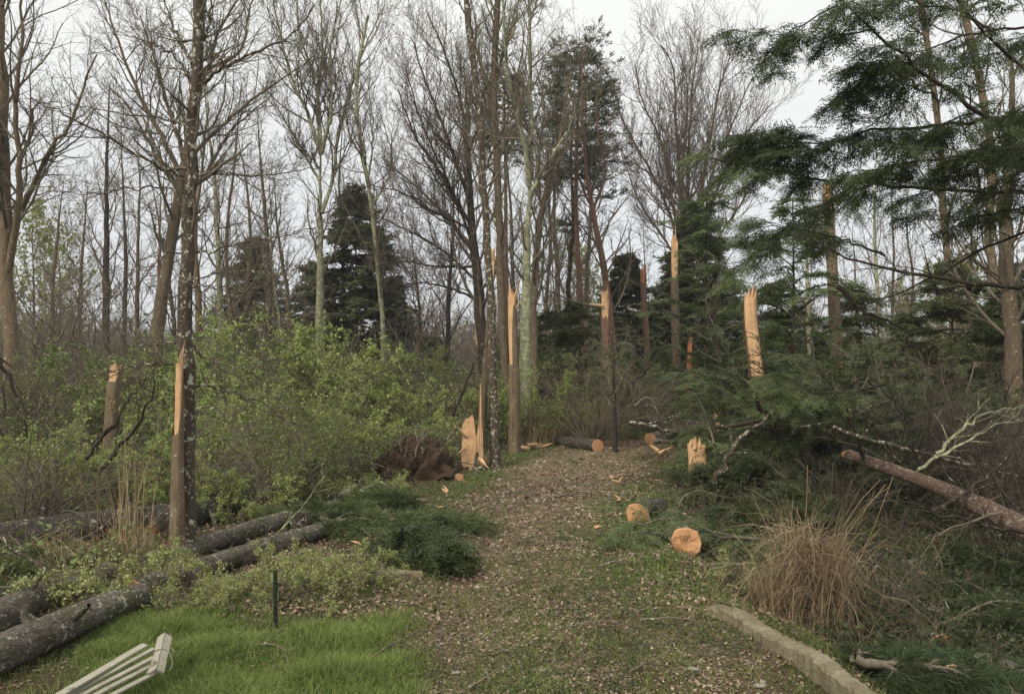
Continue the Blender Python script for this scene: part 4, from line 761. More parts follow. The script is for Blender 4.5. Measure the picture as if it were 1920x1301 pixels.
# ================================================================== OVERHANGING HEMLOCK BRANCHES (foreground, upper right)
BO = [('thick dark hemlock bough slanting from the top edge down to the right edge', [(1960, 262), (1920, 250), (1850, 217), (1790, 178), (1693, 104), (1633, 54), (1565, -10)], 6.5, 7, 0, 26, .62, 5, .3),
      ('dark hemlock bough crossing the top right corner', [(1970, 175), (1920, 122), (1865, 78), (1800, 0), (1770, -50)], 5.6, 8, 0, 16, .55, 4, .3),
      ('long thin hemlock bough reaching farthest left across the sky, above the orange-topped snag', [(1960, 366), (1913, 360), (1780, 360), (1647, 347), (1547, 337), (1403, 313), (1333, 297)], 7, 5, .8, 30, .62, 5, .15),
      ('dense hemlock bough with a bushy drooping end above the long thin bough', [(1960, 215), (1880, 225), (1780, 232), (1680, 245), (1613, 247), (1557, 270), (1450, 262)], 6.8, 5.5, .6, 34, .62, 6, .1),
      ('slender hemlock twig end drooping alone against the sky near the top', [(1640, -40), (1560, 12), (1500, 52), (1462, 66), (1420, 62), (1372, 56)], 6.6, 2.2, .3, 14, .30, 4, .1),
      ('hanging hemlock spray just below the lone twig end', [(1640, 58), (1580, 66), (1530, 74), (1490, 66), (1455, 90), (1445, 128), (1462, 150)], 6.7, 2.0, 0, 14, .22, 4, .1),
      ('dark hemlock bough through the dense mass at the right edge under the thick bough', [(1990, 300), (1920, 280), (1840, 285), (1760, 300), (1690, 310), (1600, 320)], 6.2, 5, .5, 30, .55, 6, .12),
      ('hemlock bough above the slanting bough, filling the top right', [(1990, 60), (1900, 50), (1800, 70), (1720, 100), (1660, 110)], 7.2, 4, .6, 22, .62, 5, .2),
      ('hemlock bough drooping down the right edge beneath the thin bough', [(1990, 400), (1913, 390), (1813, 407), (1740, 413), (1683, 400)], 6.6, 3.2, .3, 14, .40, 3, .1),
      ('sparse hemlock branch hanging leftward below the long thin bough', [(1700, 330), (1610, 355), (1540, 385), (1480, 420), (1420, 470), (1370, 520)], 8, 2.5, .5, 24, .55, 4, .3),
      ('middle hemlock branch rising left of the dense bough toward the grey sky', [(1760, 190), (1700, 150), (1650, 130), (1600, 150), (1580, 180)], 6.6, 2.5, .4, 20, .45, 5, .2),
      ('airy hemlock branch end up left of the tall orange-topped snag', [(1560, 285), (1520, 280), (1480, 268), (1440, 262), (1385, 270)], 7.4, 2.5, .4, 26, .55, 5, .25),
      ('light green hemlock branch spraying left under the airy branch end', [(1660, 480), (1580, 450), (1500, 430), (1440, 425), (1390, 440)], 8.4, 2.5, .4, 17, .55, 5, .2),
      ('hemlock branch spreading at the very top between the two dark boughs', [(1860, 60), (1790, 20), (1720, 5), (1640, -20)], 6.9, 3, .3, 18, .5, 4, .15),
      ('pale-tipped hemlock branch left of the yellowish splinter, at mid height on the right', [(1660, 720), (1600, 735), (1540, 738), (1470, 735), (1440, 700)], 8.5, 2.6, .4, 22, .5, 4, .15)]
for lb, px, Y, r_, dY, ns, ls, nsp, dr in BO:
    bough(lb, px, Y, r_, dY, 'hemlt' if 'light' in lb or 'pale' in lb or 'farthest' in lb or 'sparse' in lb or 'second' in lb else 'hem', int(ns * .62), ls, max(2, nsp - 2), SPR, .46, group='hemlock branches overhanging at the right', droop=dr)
# the hemlock's own trunk, just outside the frame
tr = thing('hemlock_tree', 'dark hemlock trunk outside the right of the frame that carries the overhanging boughs', 'tree', (5.2, 6.6, G(5.2, 6.6))); mb = MB(); P_ = np.array([[5.2, 6.6, -.5], [5.15, 6.6, 3], [5.2, 6.65, 7], [5.2, 6.6, 11]]); tubes(mb, spline(P_, 16), np.linspace(.24, .12, 16), 14); mb.build('trunk', M['black'], tr, tr.location)
# bare dark boughs
DB = [('long dark bare limb crossing low above the peaked stump toward the right', [(1340, 800), (1420, 790), (1500, 770), (1580, 735), (1640, 690)], 9.8, 4, 12, 4, .5, 'black'),
      ('dark broken limb leaning left over the heaped boughs', [(1620, 860), (1600, 800), (1570, 740), (1530, 690)], 9, 4, 10, 4, .45, 'black'),
      ('dark branch crossing steeply above the left half of the pine trunk', [(1740, 900), (1710, 840), (1690, 780), (1650, 720)], 8.5, 3.6, 10, 4, .45, 'black'),
      ('long wet dark limb lying parallel above the pine trunk', [(1560, 800), (1660, 830), (1760, 860), (1860, 880), (1960, 900)], 8.8, 5, 14, 4, .5, 'dark'),
      ('thin dark limb rising steeply at the right edge above the pine trunk', [(1800, 960), (1830, 880), (1870, 790), (1900, 700)], 7.8, 3, 10, 4, .4, 'black'),
      ('dark limb arching down into the hollow right of the reed clump', [(1700, 960), (1680, 1010), (1640, 1060), (1610, 1130)], 6.6, 2.6, 8, 4, .3, 'black'),
      ('pale broken limb low in the hollow left of the lichen-crusted log', [(1640, 1060), (1700, 1110), (1760, 1150), (1800, 1165)], 6.4, 3.6, 8, 4, .3, 'dark'),
      ('dark branch slanting over the back of the reed clump', [(1490, 860), (1530, 900), (1560, 960), (1600, 1020)], 7.2, 3.5, 8, 4, .35, 'black'),
      ('thick bare dark branch sweeping in from the right edge at mid height', [(1960, 536), (1920, 535), (1830, 533), (1740, 515), (1640, 500), (1590, 485), (1540, 455)], 6.5, 5.5, 16, 4, .5, 'black'),
      ('long thin dark branch sagging under the thick one and rising to the right edge', [(1960, 418), (1920, 436), (1840, 470), (1740, 525), (1650, 558), (1590, 550), (1540, 530)], 7, 3, 12, 4, .4, 'black'),
      ('broken dead dark limb slanting down to the right below the thick branch', [(1570, 538), (1620, 580), (1665, 605), (1700, 618)], 8, 5, 6, 3, .35, 'black'),
      ('dark leaning limb rising to the right behind the peaked stump', [(1340, 905), (1362, 860), (1405, 806), (1440, 782), (1480, 742), (1500, 722)], 9.5, 6, 9, 3, .5, 'dark'),
      ('black crooked broken limb standing up beside the leaning limb', [(1418, 735), (1424, 765), (1450, 790), (1462, 815), (1470, 850)], 9.4, 5.5, 7, 3, .35, 'black'),
      ('lichened limb arching over the track edge above the round cut log at the crest', [(1180, 792), (1225, 798), (1262, 812), (1300, 816), (1370, 812)], 14, 4.5, 9, 3, .6, 'dark'),
      ('second dark limb lying flat across the far right verge', [(1225, 828), (1280, 824), (1330, 814), (1400, 800)], 13, 4.5, 9, 3, .6, 'log'),
      ('curved stick with an orange cut tip lying on the right edge of the track', [(1150, 895), (1180, 888), (1210, 868), (1238, 852)], 12, 3, 4, 2, .2, 'tan'),
      ('grey-green limb arching low through the right-hand boughs', [(1500, 800), (1570, 790), (1640, 760), (1700, 745)], 9, 3.2, 8, 3, .4, 'dark'),
      ('pale lichened limb rising to the right edge above the pine trunk', [(1755, 850), (1800, 810), (1850, 775), (1925, 758)], 7.6, 4, 10, 3, .4, 'pale'),
      ('second pale limb parallel below the first, nearer the pine trunk', [(1720, 880), (1800, 835), (1860, 800), (1930, 782)], 7.4, 3.5, 10, 3, .35, 'pale'),
      ('dark forked branch rising from the pine trunk to the right edge', [(1745, 958), (1800, 930), (1850, 895), (1895, 850), (1940, 800)], 6.8, 4.5, 10, 3, .4, 'black'),
      ('dark branch snaking left along the front of the pine trunk', [(1930, 1000), (1850, 985), (1780, 968), (1700, 955), (1690, 975)], 6.7, 4, 10, 3, .35, 'black'),
      ('thin curved branch hanging under the pine trunk at right', [(1880, 960), (1800, 985), (1750, 1010), (1725, 1045)], 6.6, 3, 8, 3, .3, 'twig'),
      ('broken stick with a pink torn end low at the right edge', [(1790, 1250), (1840, 1252), (1960, 1250)], 4.9, 5, 0, 0, .2, 'black'),
      ('arching grey twig among the boughs beside the short cut log', [(1268, 1012), (1275, 940), (1310, 920), (1350, 930), (1390, 935)], 9.2, 1.6, 3, 2, .2, 'twigpale'),
      ('long dark branch leaning over the left brush past the pale straight snag', [(160, 860), (215, 790), (250, 735), (275, 705)], 8, 4, 6, 3, .35, 'black'),
      ('dark branched limb rising right of the pale straight snag', [(190, 880), (230, 830), (262, 790), (285, 740), (290, 690)], 9, 4.5, 9, 4, .5, 'black'),
      ('long limb crossing the brush toward the foot of the split trunk', [(80, 1060), (140, 1020), (200, 980), (260, 920), (330, 870)], 7.5, 3.5, 10, 3, .4, 'dark'),
      ('bare branched limb slanting down to the nearest logs at left', [(-20, 1000), (60, 1050), (130, 1100), (180, 1150), (196, 1180)], 6, 4, 10, 4, .45, 'dark'),
      ('long straight stick leaning across the paired lichen logs', [(440, 1030), (500, 1015), (560, 960), (610, 890)], 8, 2.8, 6, 3, .4, 'pale'),
      ('black snapped branch standing upright from the paired lichen logs', [(445, 1052), (436, 1025), (425, 998)], 7.2, 4, 0, 0, .2, 'black'),
      ('dark curving branch on the grass edge behind the metal stake', [(440, 1190), (480, 1178), (520, 1150), (560, 1115), (640, 1088)], 5.7, 3, 6, 3, .3, 'black'),
      ('dark branch with upright twigs at the far left edge among the brush', [(-20, 640), (10, 700), (30, 740), (50, 780), (42, 850)], 9, 4.5, 8, 4, .4, 'black'),
      ('grey branch lying along the left verge below the pine boughs', [(640, 1100), (700, 1070), (760, 1055), (860, 1010)], 7, 2.5, 12, 3, .4, 'twigpale'),
      ('brown branch curving over the left verge toward the track', [(660, 1080), (740, 1092), (800, 1085), (850, 1065)], 6.7, 2.6, 10, 3, .3, 'twig'),
      ('bowed dark limb leaning right beside the speckled track-side tree', [(850, 780), (868, 730), (890, 680), (915, 640)], 15, 3, 6, 3, .5, 'black'),
      ('dark limb leaning left of the far pale-bladed snag', [(1185, 720), (1215, 690), (1240, 655), (1256, 628)], 17, 3, 6, 3, .5, 'black'),
      ('pale bent limb among the far green boughs right of the grey butt', [(1190, 760), (1215, 745), (1235, 775), (1248, 795)], 15, 1.8, 3, 2, .2, 'twigpale')]
for lb, px, Y, r_, n1, n2, l_, mt in DB:
    P_ = pxline(px, Y, _r.uniform(-.3, .3)); dead_branch(lb, P_, pm(r_, Y), n1, n2, l_, mt, tip=('orange' in lb or 'pink' in lb))
# sticks on the track
for i, (a, b_, lb) in enumerate([((1060, 1186), (1180, 1178), 'thin dark stick lying across the middle of the track'), ((680, 1255), (790, 1195), 'thin stick slanting over the front grass edge'), ((1180, 1270), (1250, 1240), 'short stick on the litter in front'), ((940, 1105), (1030, 1090), 'short pale stick on the mossy middle of the track'), ((1120, 1068), (1200, 1066), 'pale stick by the green right edge of the track'), ((830, 1010), (905, 1012), 'dark stick near the left edge of the track'), ((880, 1290), (960, 1250), 'stick at the bottom edge left of centre'), ((1200, 1165), (1330, 1180), 'dark stick reaching to the stone edging'), ((470, 1232), (545, 1248), 'thin brown stick on the bright grass'), ((1040, 935), (1110, 930), 'dark stick on the farther leaf litter')]):
    A_, B_ = gp(*a, .03), gp(*b_, .03); Mi = (A_ + B_) / 2 + np.array([.02, .03, .02]); dead_branch(lb, np.array([A_, Mi, B_]), .009 * A_[1] / 6, 5, 2, .16, 'twig', name='stick', cat='stick')
# ================================================================== FALLEN GREEN BOUGHS
FC = [((1470, 930), (-.2, -1, 0), 1.1, 'hem', 'SPR', 'dark fallen hemlock top sprawling over the right verge behind the short cut log'),
      ((1290, 905), (.2, -1, 0), .5, 'hem', 'SPR', 'little hemlock bough at the very foot of the peaked stump'),
      ((1420, 900), (.5, -1, 0), 1.0, 'hem', 'SPR', 'fallen hemlock bough spilling down to the right of the peaked stump'),
      ((1560, 960), (-1, -.1, 0), 1.8, 'hemlt', 'SPR', 'fallen light green hemlock bough left of the dry reed clump'),
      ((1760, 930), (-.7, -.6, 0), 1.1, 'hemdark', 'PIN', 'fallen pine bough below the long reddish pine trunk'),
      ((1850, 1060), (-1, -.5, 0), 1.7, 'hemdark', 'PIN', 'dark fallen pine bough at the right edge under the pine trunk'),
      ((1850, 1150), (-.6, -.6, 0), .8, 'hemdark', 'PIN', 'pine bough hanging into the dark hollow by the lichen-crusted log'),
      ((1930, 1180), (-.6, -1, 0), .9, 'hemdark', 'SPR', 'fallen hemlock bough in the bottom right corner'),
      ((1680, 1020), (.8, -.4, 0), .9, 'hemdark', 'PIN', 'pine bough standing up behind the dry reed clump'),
      ((1600, 860), (-.9, .3, 0), 2.0, 'hem', 'SPR', 'fallen hemlock top rising behind the grey trunk butt'),
      ((1780, 830), (-1, .3, 0), 2.2, 'hemlt', 'SPR', 'heap of light hemlock boughs above the pine trunk'),
      ((1920, 860), (-1, .2, 0), 2.2, 'hem', 'SPR', 'dark hemlock boughs heaped at the right edge above the pine trunk'),
      ((1350, 960), (.4, -1, 0), .6, 'hem', 'SPR', 'small fallen hemlock bough draped between the two cut logs at right'),
      ((1430, 1050), (.2, -.8, 0), 1.0, 'hem', 'SPR', 'low hemlock bough in front of the mossy log with the ragged break'),
      ((1240, 780), (-1, -.2, 0), 2.2, 'pinen', 'PINC', 'green pine boughs at the bend of the track in front of the distant snags'),
      ((600, 1000), (1, -.2, 0), 1.2, 'pinen', 'PIN', 'fallen pine bough heaped on the left verge beside the log end'),
      ((730, 970), (-.9, -.4, 0), .9, 'pinen', 'PIN', 'second fallen pine bough on the left verge below the root mound'),
      ((800, 950), (-.9, -.3, 0), .6, 'pinen', 'PIN', 'small pine bough reaching the track below the mossy cut log'),
      ((680, 1050), (1, -.3, 0), .8, 'hem', 'SPR', 'dark hemlock bough at the left verge behind the brown slab-like log'),
      ((540, 940), (1, .1, 0), 1.2, 'pinen', 'PIN', 'pine bough draped over the end of the paired lichen logs'),
      ((1650, 770), (-1, .2, 0), 2.6, 'hem', 'SPRL', 'broad dark heap of hemlock boughs in the middle distance at right'),
      ((1850, 740), (-1, .2, 0), 2.6, 'hem', 'SPRL', 'dark heap of hemlock boughs below the massive right-edge tree'),
      ((1480, 790), (-.5, -.5, 0), 1.8, 'hemlt', 'SPRL', 'wilted light hemlock bough at the foot of the leaning snag'),
      ((1010, 760), (1, -.2, 0), 2.2, 'pinen', 'PINC', 'fallen pine bough in the brush right of the scarred spiky snag'),
      ((760, 690), (1, -.1, 0), 2.6, 'pinen', 'PINC', 'bluish pine boughs lying across the brush left of the fan-branched trunk'),
      ((1700, 1120), (.8, .3, 0), 1.3, 'hemdark', 'PIN', 'dark pine bough lying just right of the reed clump'),
      ((1640, 1190), (1, -.1, 0), 1.1, 'hemdark', 'PIN', 'dark pine bough low in the hollow between the edging and the lichen-crusted log'),
      ((1810, 1110), (1, .2, 0), 1.2, 'hemdark', 'SPR', 'hemlock bough over the middle of the hollow at right'),
      ((1740, 1240), (1, .1, 0), .9, 'hemdark', 'SPR', 'hemlock bough low in the hollow left of the pink-ended stick'),
      ((1640, 1060), (1, .3, 0), 1.3, 'hemdark', 'PIN', 'pine bough directly behind the reed clump, below the pine trunk'),
      ((1600, 1230), (.9, .1, 0), .7, 'hemdark', 'PIN', 'short pine bough touching the outer side of the stone edging'),
      ((60, 1120), (-.5, -.4, 0), 1.0, 'pinen', 'PIN', 'little pine bough behind the logs at the lower left'),
      ((250, 1060), (-.6, -.3, 0), .9, 'pinen', 'PIN', 'little pine bough among dry stems left of the split trunk foot'),
      ((1640, 1200), (.6, -.2, 0), .6, 'hemdark', 'SPR', 'small hemlock bough in the hollow behind the stone edging'),
      ((1760, 1290), (.6, .1, 0), .7, 'hemdark', 'PIN', 'small pine bough at the bottom right in the hollow')]
SPD = dict(SPR=SPR, SPRL=SPRL, PIN=PIN, PINC=PINC)
HY = {1600: (10.5, 1.1), 1780: (11, 1.5), 1920: (10.5, 1.8), 1650: (13, 1.6), 1850: (12, 1.9), 1480: (13, .9), 1560: (8.6, .5), 1240: (24, .5), 1010: (19.5, .5), 760: (20, .9)}
for (px, py), d, L, mt, sp_, lb in FC:
    b_ = gp(px, max(py, 790)); h_ = .42 if py < 1150 else .2
    if px in HY and py < 970: Yh, h_ = HY[px]; b_ = np.array([X(px, Yh), Yh, 0.]); b_[2] = G(b_[0], b_[1])
    pn = sp_.startswith('PIN')
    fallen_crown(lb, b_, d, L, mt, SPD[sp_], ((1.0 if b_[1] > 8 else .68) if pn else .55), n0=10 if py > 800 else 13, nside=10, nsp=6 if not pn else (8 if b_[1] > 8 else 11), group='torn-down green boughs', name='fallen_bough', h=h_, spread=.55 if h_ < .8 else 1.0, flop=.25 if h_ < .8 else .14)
for px, Yh, lb, mt in ((1625, 8.7, 'hemlock bough flopped over the left end of the pine trunk', 'hem'), (1560, 11.5, 'upright torn hemlock top between the grey trunk butt and the dark heaps', 'hemlt'), (1700, 10.6, 'ragged hemlock limb heap straight above the middle of the pine trunk', 'hem'), (1840, 10.0, 'torn hemlock limbs arching over the right end of the pine trunk', 'hemlt'), (1440, 10.4, 'torn hemlock limbs piled right beside the peaked stump', 'hem')):
    b_ = np.array([X(px, Yh), Yh, 0.]); b_[2] = G(b_[0], b_[1]); fallen_crown(lb, b_, (-.6, .35, 0), .9 if px in (1440, 1625) else 1.9, mt, SPR, .5, n0=13, nside=10, nsp=5, group='torn-down green boughs', name='fallen_bough', h=1.7 if px not in (1440, 1625) else .9, spread=1.1, flop=.15)
# ================================================================== SHRUBS
r_ = np.random.default_rng
shA = shrub_mesh(r_(1), 1.9, 16, 'green', 'twig', 17000, .052, name='leafing_shrub'); shB = shrub_mesh(r_(2), 1.7, 14, 'green', 'twig', 14000, .05, .8, name='leafing_shrub', droop=.2); shC = shrub_mesh(r_(3), 1.8, 15, 'greenb', 'twigred', 9000, .045, .7, name='leafing_shrub')
shD = shrub_mesh(r_(4), 2.0, 18, 'green', 'twig', 0, .05, .6, bare=True, name='bare_shrub', n2=10, n3=7, droop=.1); shE = shrub_mesh(r_(6), 1.0, 12, 'palel', 'twig', 9000, .036, 1.0, name='honeysuckle_shrub', droop=.28); shF = shrub_mesh(r_(7), 2.6, 16, 'green', 'twigred', 0, .05, .5, bare=True, name='bare_shrub', n2=12, n3=7, droop=.05)
SH = [(shA, 420, 15, 1.10, 'bright green leafing shrub right of the split trunk, nearest the trunk'), (shB, 480, 14, 1.05, 'bright green shrub in the middle of the left thicket'), (shA, 560, 16.5, 1.15, 'tall bright green shrub crowning the left thicket below the pale fan tree'), (shB, 545, 13, .95, 'spreading green shrub in front of the left thicket'), (shA, 620, 15, .85, 'green shrub at the right end of the left thicket'),
      (shC, 640, 17, 1.05, 'mid green shrub behind the right end of the left thicket'), (shA, 700, 16, .80, 'light green shrub behind the root mound'), (shB, 745, 14.8, .72, 'low light green shrub above the root mound at its right'), (shA, 520, 19, 1.2, 'pale green shrub at the back of the left thicket'), (shC, 440, 19, 1.2, 'dull green shrub at the back left of the left thicket'), (shB, 610, 20, 1.2, 'green shrub behind the foot of the pale fan tree'),
      (shC, 290, 14.5, .95, 'thin-leaved shrub between the two left snags'), (shA, 270, 15.5, 1.0, 'green shrub behind the gap between the two left snags'), (shC, 110, 13, .95, 'sparse green shrub left of the pale straight snag'), (shB, 70, 10, .78, 'low green shrub by the far left tree foot'), (shC, 10, 12.5, 1.1, 'sparse green shrub at the left edge behind the thick tree'), (shB, 110, 9.8, .4, 'low bright shrub in front of the pale straight snag'), (shA, 150, 9.5, .55, 'low green shrub in front of the far left brush'),
      (shC, 780, 19, .95, 'dark green shrub behind the torn stump to its left'), (shC, 850, 18, .90, 'dark green shrub directly behind the torn stump'), (shB, 810, 16.5, .6, 'low green shrub just left of the torn stump'), (shC, 905, 21, 1.05, 'green shrub behind the speckled track-side tree'), (shA, 985, 17.5, .72, 'bright olive shrub at the foot of the scarred spiky snag'), (shB, 1035, 18.5, .7, 'pale olive shrub right of the foot of the scarred snag'), (shC, 1090, 20, .95, 'dull green shrub behind the dry grass beside the track'), (shC, 1150, 20, .85, 'dull shrub behind the tapering log end'), (shC, 1000, 22, 1.1, 'shadowy green shrub behind the scarred spiky snag'),
      (shB, 440, 9.6, .50, 'small green shrub just beyond the paired lichen logs'), (shC, 530, 10.5, .6, 'small shrub left of the silvery log chunks'), (shA, 395, 11.8, .78, 'green shrub immediately right of the split trunk foot'), (shB, 480, 11.8, .72, 'green shrub in front of the bright left thicket'), (shC, 610, 12.4, .6, 'small green shrub left of the root mound'), (shC, 700, 20, 1.1, 'dusky shrub below the right flank of the dark spruce'), (shC, 1230, 21, .7, 'low green shrub at the track bend'),
      (shC, 1400, 23, .9, 'dim shrub behind the leaning snag'), (shC, 1510, 20, .9, 'dim shrub behind the light wilted boughs'), (shC, 1700, 19, 1.1, 'dim shrub behind the heaped boughs at right'), (shC, 1630, 22, 1.1, 'dim shrub under the reddish brush at right'),
      (shE, 235, 6.0, .52, 'whitish-green honeysuckle shrub over the logs, leftmost of three'), (shE, 370, 5.75, .36, 'whitish-green honeysuckle shrub over the logs, middle of three'), (shE, 600, 6.0, .42, 'whitish-green honeysuckle shrub right of the metal stake'), (shE, 300, 6.6, .42, 'whitish-green honeysuckle shrub at the foot of the split trunk'), (shE, 660, 6.3, .34, 'pale honeysuckle spray at the left end of the stone slab'), (shE, 545, 6.5, .36, 'whitish-green honeysuckle shrub between the metal stake and the paired logs'), (shE, 455, 5.75, .30, 'low pale honeysuckle shrub beside the metal stake'), (shE, 700, 11.2, .6, 'small fresh green shrub in front of the silvery log chunks'), (shE, 1390, 6.9, .42, 'small leafy shrub left of the dry reed clump'),
      (shD, 60, 15, 1.15, 'tall tangle of bare brown twigs right of the far left tree'), (shD, 130, 13.8, .9, 'bare twig tangle left of the pale straight snag'), (shF, 260, 18, 1.0, 'bare reddish brush behind the pale straight snag'), (shF, 130, 19, 1.15, 'tall bare brush at the back of the left brush'), (shF, 40, 18, 1.1, 'bare brush behind the far left tree'), (shD, 320, 10, .62, 'low bare shrub beside the split trunk'), (shD, 110, 8.4, .5, 'low bare shrub above the second lichen log'), (shD, 20, 8, .6, 'bare shrub at the left edge above the logs'), (shF, 420, 22, 1.0, 'bare brush behind the dull green thicket'),
      (shD, 690, 19, 1.0, 'bare tangled shrub behind the light green shrub by the root mound'), (shF, 800, 24, 1.1, 'bare brush below the fan of branches'), (shD, 870, 21, 1.0, 'bare shrub left of the fan-branched trunk foot'), (shD, 1110, 17, .8, 'bare brown shrub right of the dry grass beside the track'), (shD, 1190, 19, 1.0, 'bare brown tangle right of the small dead drooping tree'), (shF, 1640, 24, 1.25, 'reddish bare brush in the gap at right, nearer the orange-topped snag'), (shF, 1720, 25, 1.3, 'reddish bare brush in the gap at right, nearer the cedar-like evergreen'), (shF, 1560, 26, 1.1, 'reddish bare brush behind the low hemlock'), (shF, 1830, 22, 1.1, 'bare brush right of the cedar-like evergreen'), (shD, 1450, 12.5, .8, 'bare twig tangle left of the wilted light bough'), (shD, 1600, 11, .8, 'bare twig tangle rising from the heaped boughs'), (shD, 1750, 10, .75, 'bare twig tangle above the long pine trunk'), (shD, 1560, 9.4, .42, 'bare twig tangle at the left end of the pine trunk'), (shD, 1640, 6.3, .36, 'bare twigs just right of the reed clump'), (shF, 1790, 10.5, .6, 'tall bare twigs behind the middle of the pine trunk'), (shD, 1880, 9, .7, 'bare twig tangle at the right edge above the pine trunk')]
used = set(); GR = {'leafing_shrub': 'leafing shrubs', 'bare_shrub': 'leafless shrubs', 'honeysuckle_shrub': 'honeysuckle shrubs'}
for i, (pr, px, Y, s, lb) in enumerate(SH):
    o = pr if id(pr) not in used else copy_tree(pr); used.add(id(pr)); place(o, X(px, Y), Y, i * 1.7, s, lb, sz=s * _r.uniform(.85, 1.1)); o['group'] = GR[pr.name.split('.')[0]]
# ================================================================== UNDERGROWTH, FAR WOODS (masses nobody could count)
rng = np.random.default_rng(77)
def underbrush(name, label, cat, n, fn, hh, mat, leafm=None, nl=0, ls=.05, rr=.004):
    pts = fn(n); n = len(pts); D = rng.normal(0, .5, (n, 3)); D[:, 2] = 1; H = hh(pts) * rng.uniform(.4, 1.2, n)
    P, R = grow(rng, pts, D, H, np.full(n, rr) * (1 + pts[:, 1] * .04), 7, .2, 0, .4, .003, .22); R = np.maximum(R, (pts[:, 1] * .00022)[:, None]); mb = MB(); tubes(mb, P, R, 3)
    A = kids(rng, P, R, 5, 50, 16, .5, .3, .5, .1, 1, 4, .2, 0, .7, .002); A = (A[0], np.maximum(A[1], (A[0][:, 0, 1] * .00019)[:, None])); tubes(mb, A[0], A[1], 3)
    o = mb.build(name, M[mat]); tag(o, label, cat, kind='stuff')
    if leafm: lb = MB(); k = rng.integers(0, len(A[0]), nl); q = pinterp(A[0][k], rng.uniform(0, 1, (nl, 1)))[:, 0] + rng.normal(0, .04, (nl, 3)); leaves(lb, rng, q, ls, .55, .3); tag(lb.build(name + '_leaves', M[leafm]), label + ', its leaves', cat, kind='stuff')
def off_path(n, x0, x1, y0, y1, gap=.3, pw=1.3):
    def f(xx, yy): l, r = path_edges(yy); return ((xx < l - gap) | (xx > r + gap)).astype(float)
    return scatter(rng, n, x0, x1, y0, y1, f, pw)
def leftzone(n):
    p = off_path(n, -16, 4, 6.5, 32, .9); px = p[:, 0] / p[:, 1] * F_ + 960; p = p[~((px > 150) & (px < 290) & (p[:, 1] > 8.5) & (p[:, 1] < 11.6))]; px = p[:, 0] / p[:, 1] * F_ + 960; p = p[~((px > 290) & (px < 860) & (p[:, 1] < 10.8)) & ~((px < 240) & (p[:, 1] > 7) & (p[:, 1] < 11) & (rng.uniform(0, 1, len(p)) < .5))]; return p[(p[:, 0] < -.30 * p[:, 1] + 1.0) | (p[:, 1] > 15)]
underbrush('left_undergrowth', 'tangled leafy undergrowth filling the left wood floor', 'undergrowth', 5200, leftzone, lambda p: .35 + .05 * np.clip(p[:, 1] - 6, 0, 14), 'twig', 'greenb', 60000, .05)
underbrush('right_undergrowth', 'twiggy undergrowth through the fallen boughs on the right', 'undergrowth', 3800, lambda n: off_path(n, 1.6, 24, 5.5, 34, .8), lambda p: .3 + .03 * np.clip(p[:, 1] - 5, 0, 18), 'twig', 'hem', 60000, .035)
def fw(n):
    y = rng.uniform(38, 95, n); x = rng.uniform(-1, 1, n) * y * .75; return np.stack([x, y, ground(x, y)], 1)
P_ = fw(1800); P_ = P_[np.abs(P_[:, 0] - np.interp(P_[:, 1], [38, 60, 95], [9.5, 14, 22])) > 1.6]; n = len(P_)
H = rng.uniform(2.4, 5.4, n) * (1 + .25 * np.sin(P_[:, 0] * .12 + 1)); D = rng.normal(0, .12, (n, 3)); D[:, 2] = 1
T_, R_ = grow(rng, P_, D, H, .02 + .006 * H, 6, .05, 0, .3, .01); mb = MB(); tubes(mb, T_, R_, 4); A = kids(rng, T_, R_, 16, 42, 12, .42, .5, .5, .15, 1, 5, .14, .08, .5, .010); tubes(mb, A[0], A[1], 3); B = kids(rng, A[0], A[1], 5, 40, 12, .5, .3, .5, .1, 1, 3, .15, .05, .6, .009); tubes(mb, B[0], B[1], 3)
tag(mb.build('far_woods', M['twigred']), 'distant belt of bare scrub and young trees closing the view', 'far woods', kind='stuff')
k = rng.choice(len(B[0]), 60000); q = pinterp(B[0][k], rng.uniform(0, 1, (60000, 1)))[:, 0]; fm = (np.sin(q[:, 0] * .35 + 2) * np.cos(q[:, 1] * .2) > .1); mb = MB(); leaves(mb, rng, q[fm], .22, .6); tag(mb.build('far_foliage', M['greenb']), 'hazy green early foliage of the distant belt of scrub', 'far woods', kind='stuff')
# ================================================================== GRASS, MOSS, LITTER
P_ = scatter(rng, 170000, -3.2, .3, 4.0, 6.6, lambda x, y: np.clip(lawn_mask(x, y) * (1 - .75 * ((wav(x + 1, y, 4.2, 1) + wav(x, y, 9, .6)) > .5)) , 0, 1) + .05 * (x < -.5), 1.1); mb = MB(); blades(mb, rng, P_, .075 * (1 + .5 * wav(P_[:, 0], P_[:, 1], 6, 1)), .0055, .8, 2); tag(mb.build('lawn_grass', M['grass']), 'bright green grass in the left foreground', 'grass', kind='stuff')
P_ = scatter(rng, 220000, -2.5, 7, 4.0, 24, lambda x, y: np.clip(verge_mask(x, y) + .14 * (x < path_edges(y)[1] + .8), 0, 1) * .9 * (.4 + .6 * (wav(x, y, 3.1, 1) > -.1)), 1.5); mb = MB(); blades(mb, rng, P_, .055, .006, .8, 2); tag(mb.build('verge_grass', M['grass']), 'short green grass and moss along the track verges', 'grass', kind='stuff')
P_ = scatter(rng, 260000, -3, 9, 3.6, 30, lambda x, y: (path_mask(x, y) * .75 + .25) * (wav(x + 3, y + 1, 1.7, 1) + wav(x, y, 4.3, .8) + rng.normal(0, .35, len(x)) > .05) * 1.0, 1.5); mb = MB(); blades(mb, rng, P_, .03, .008, 1.1, 2); tag(mb.build('track_moss', M['moss']), 'mossy olive patches and small weeds on the track', 'moss', kind='stuff')
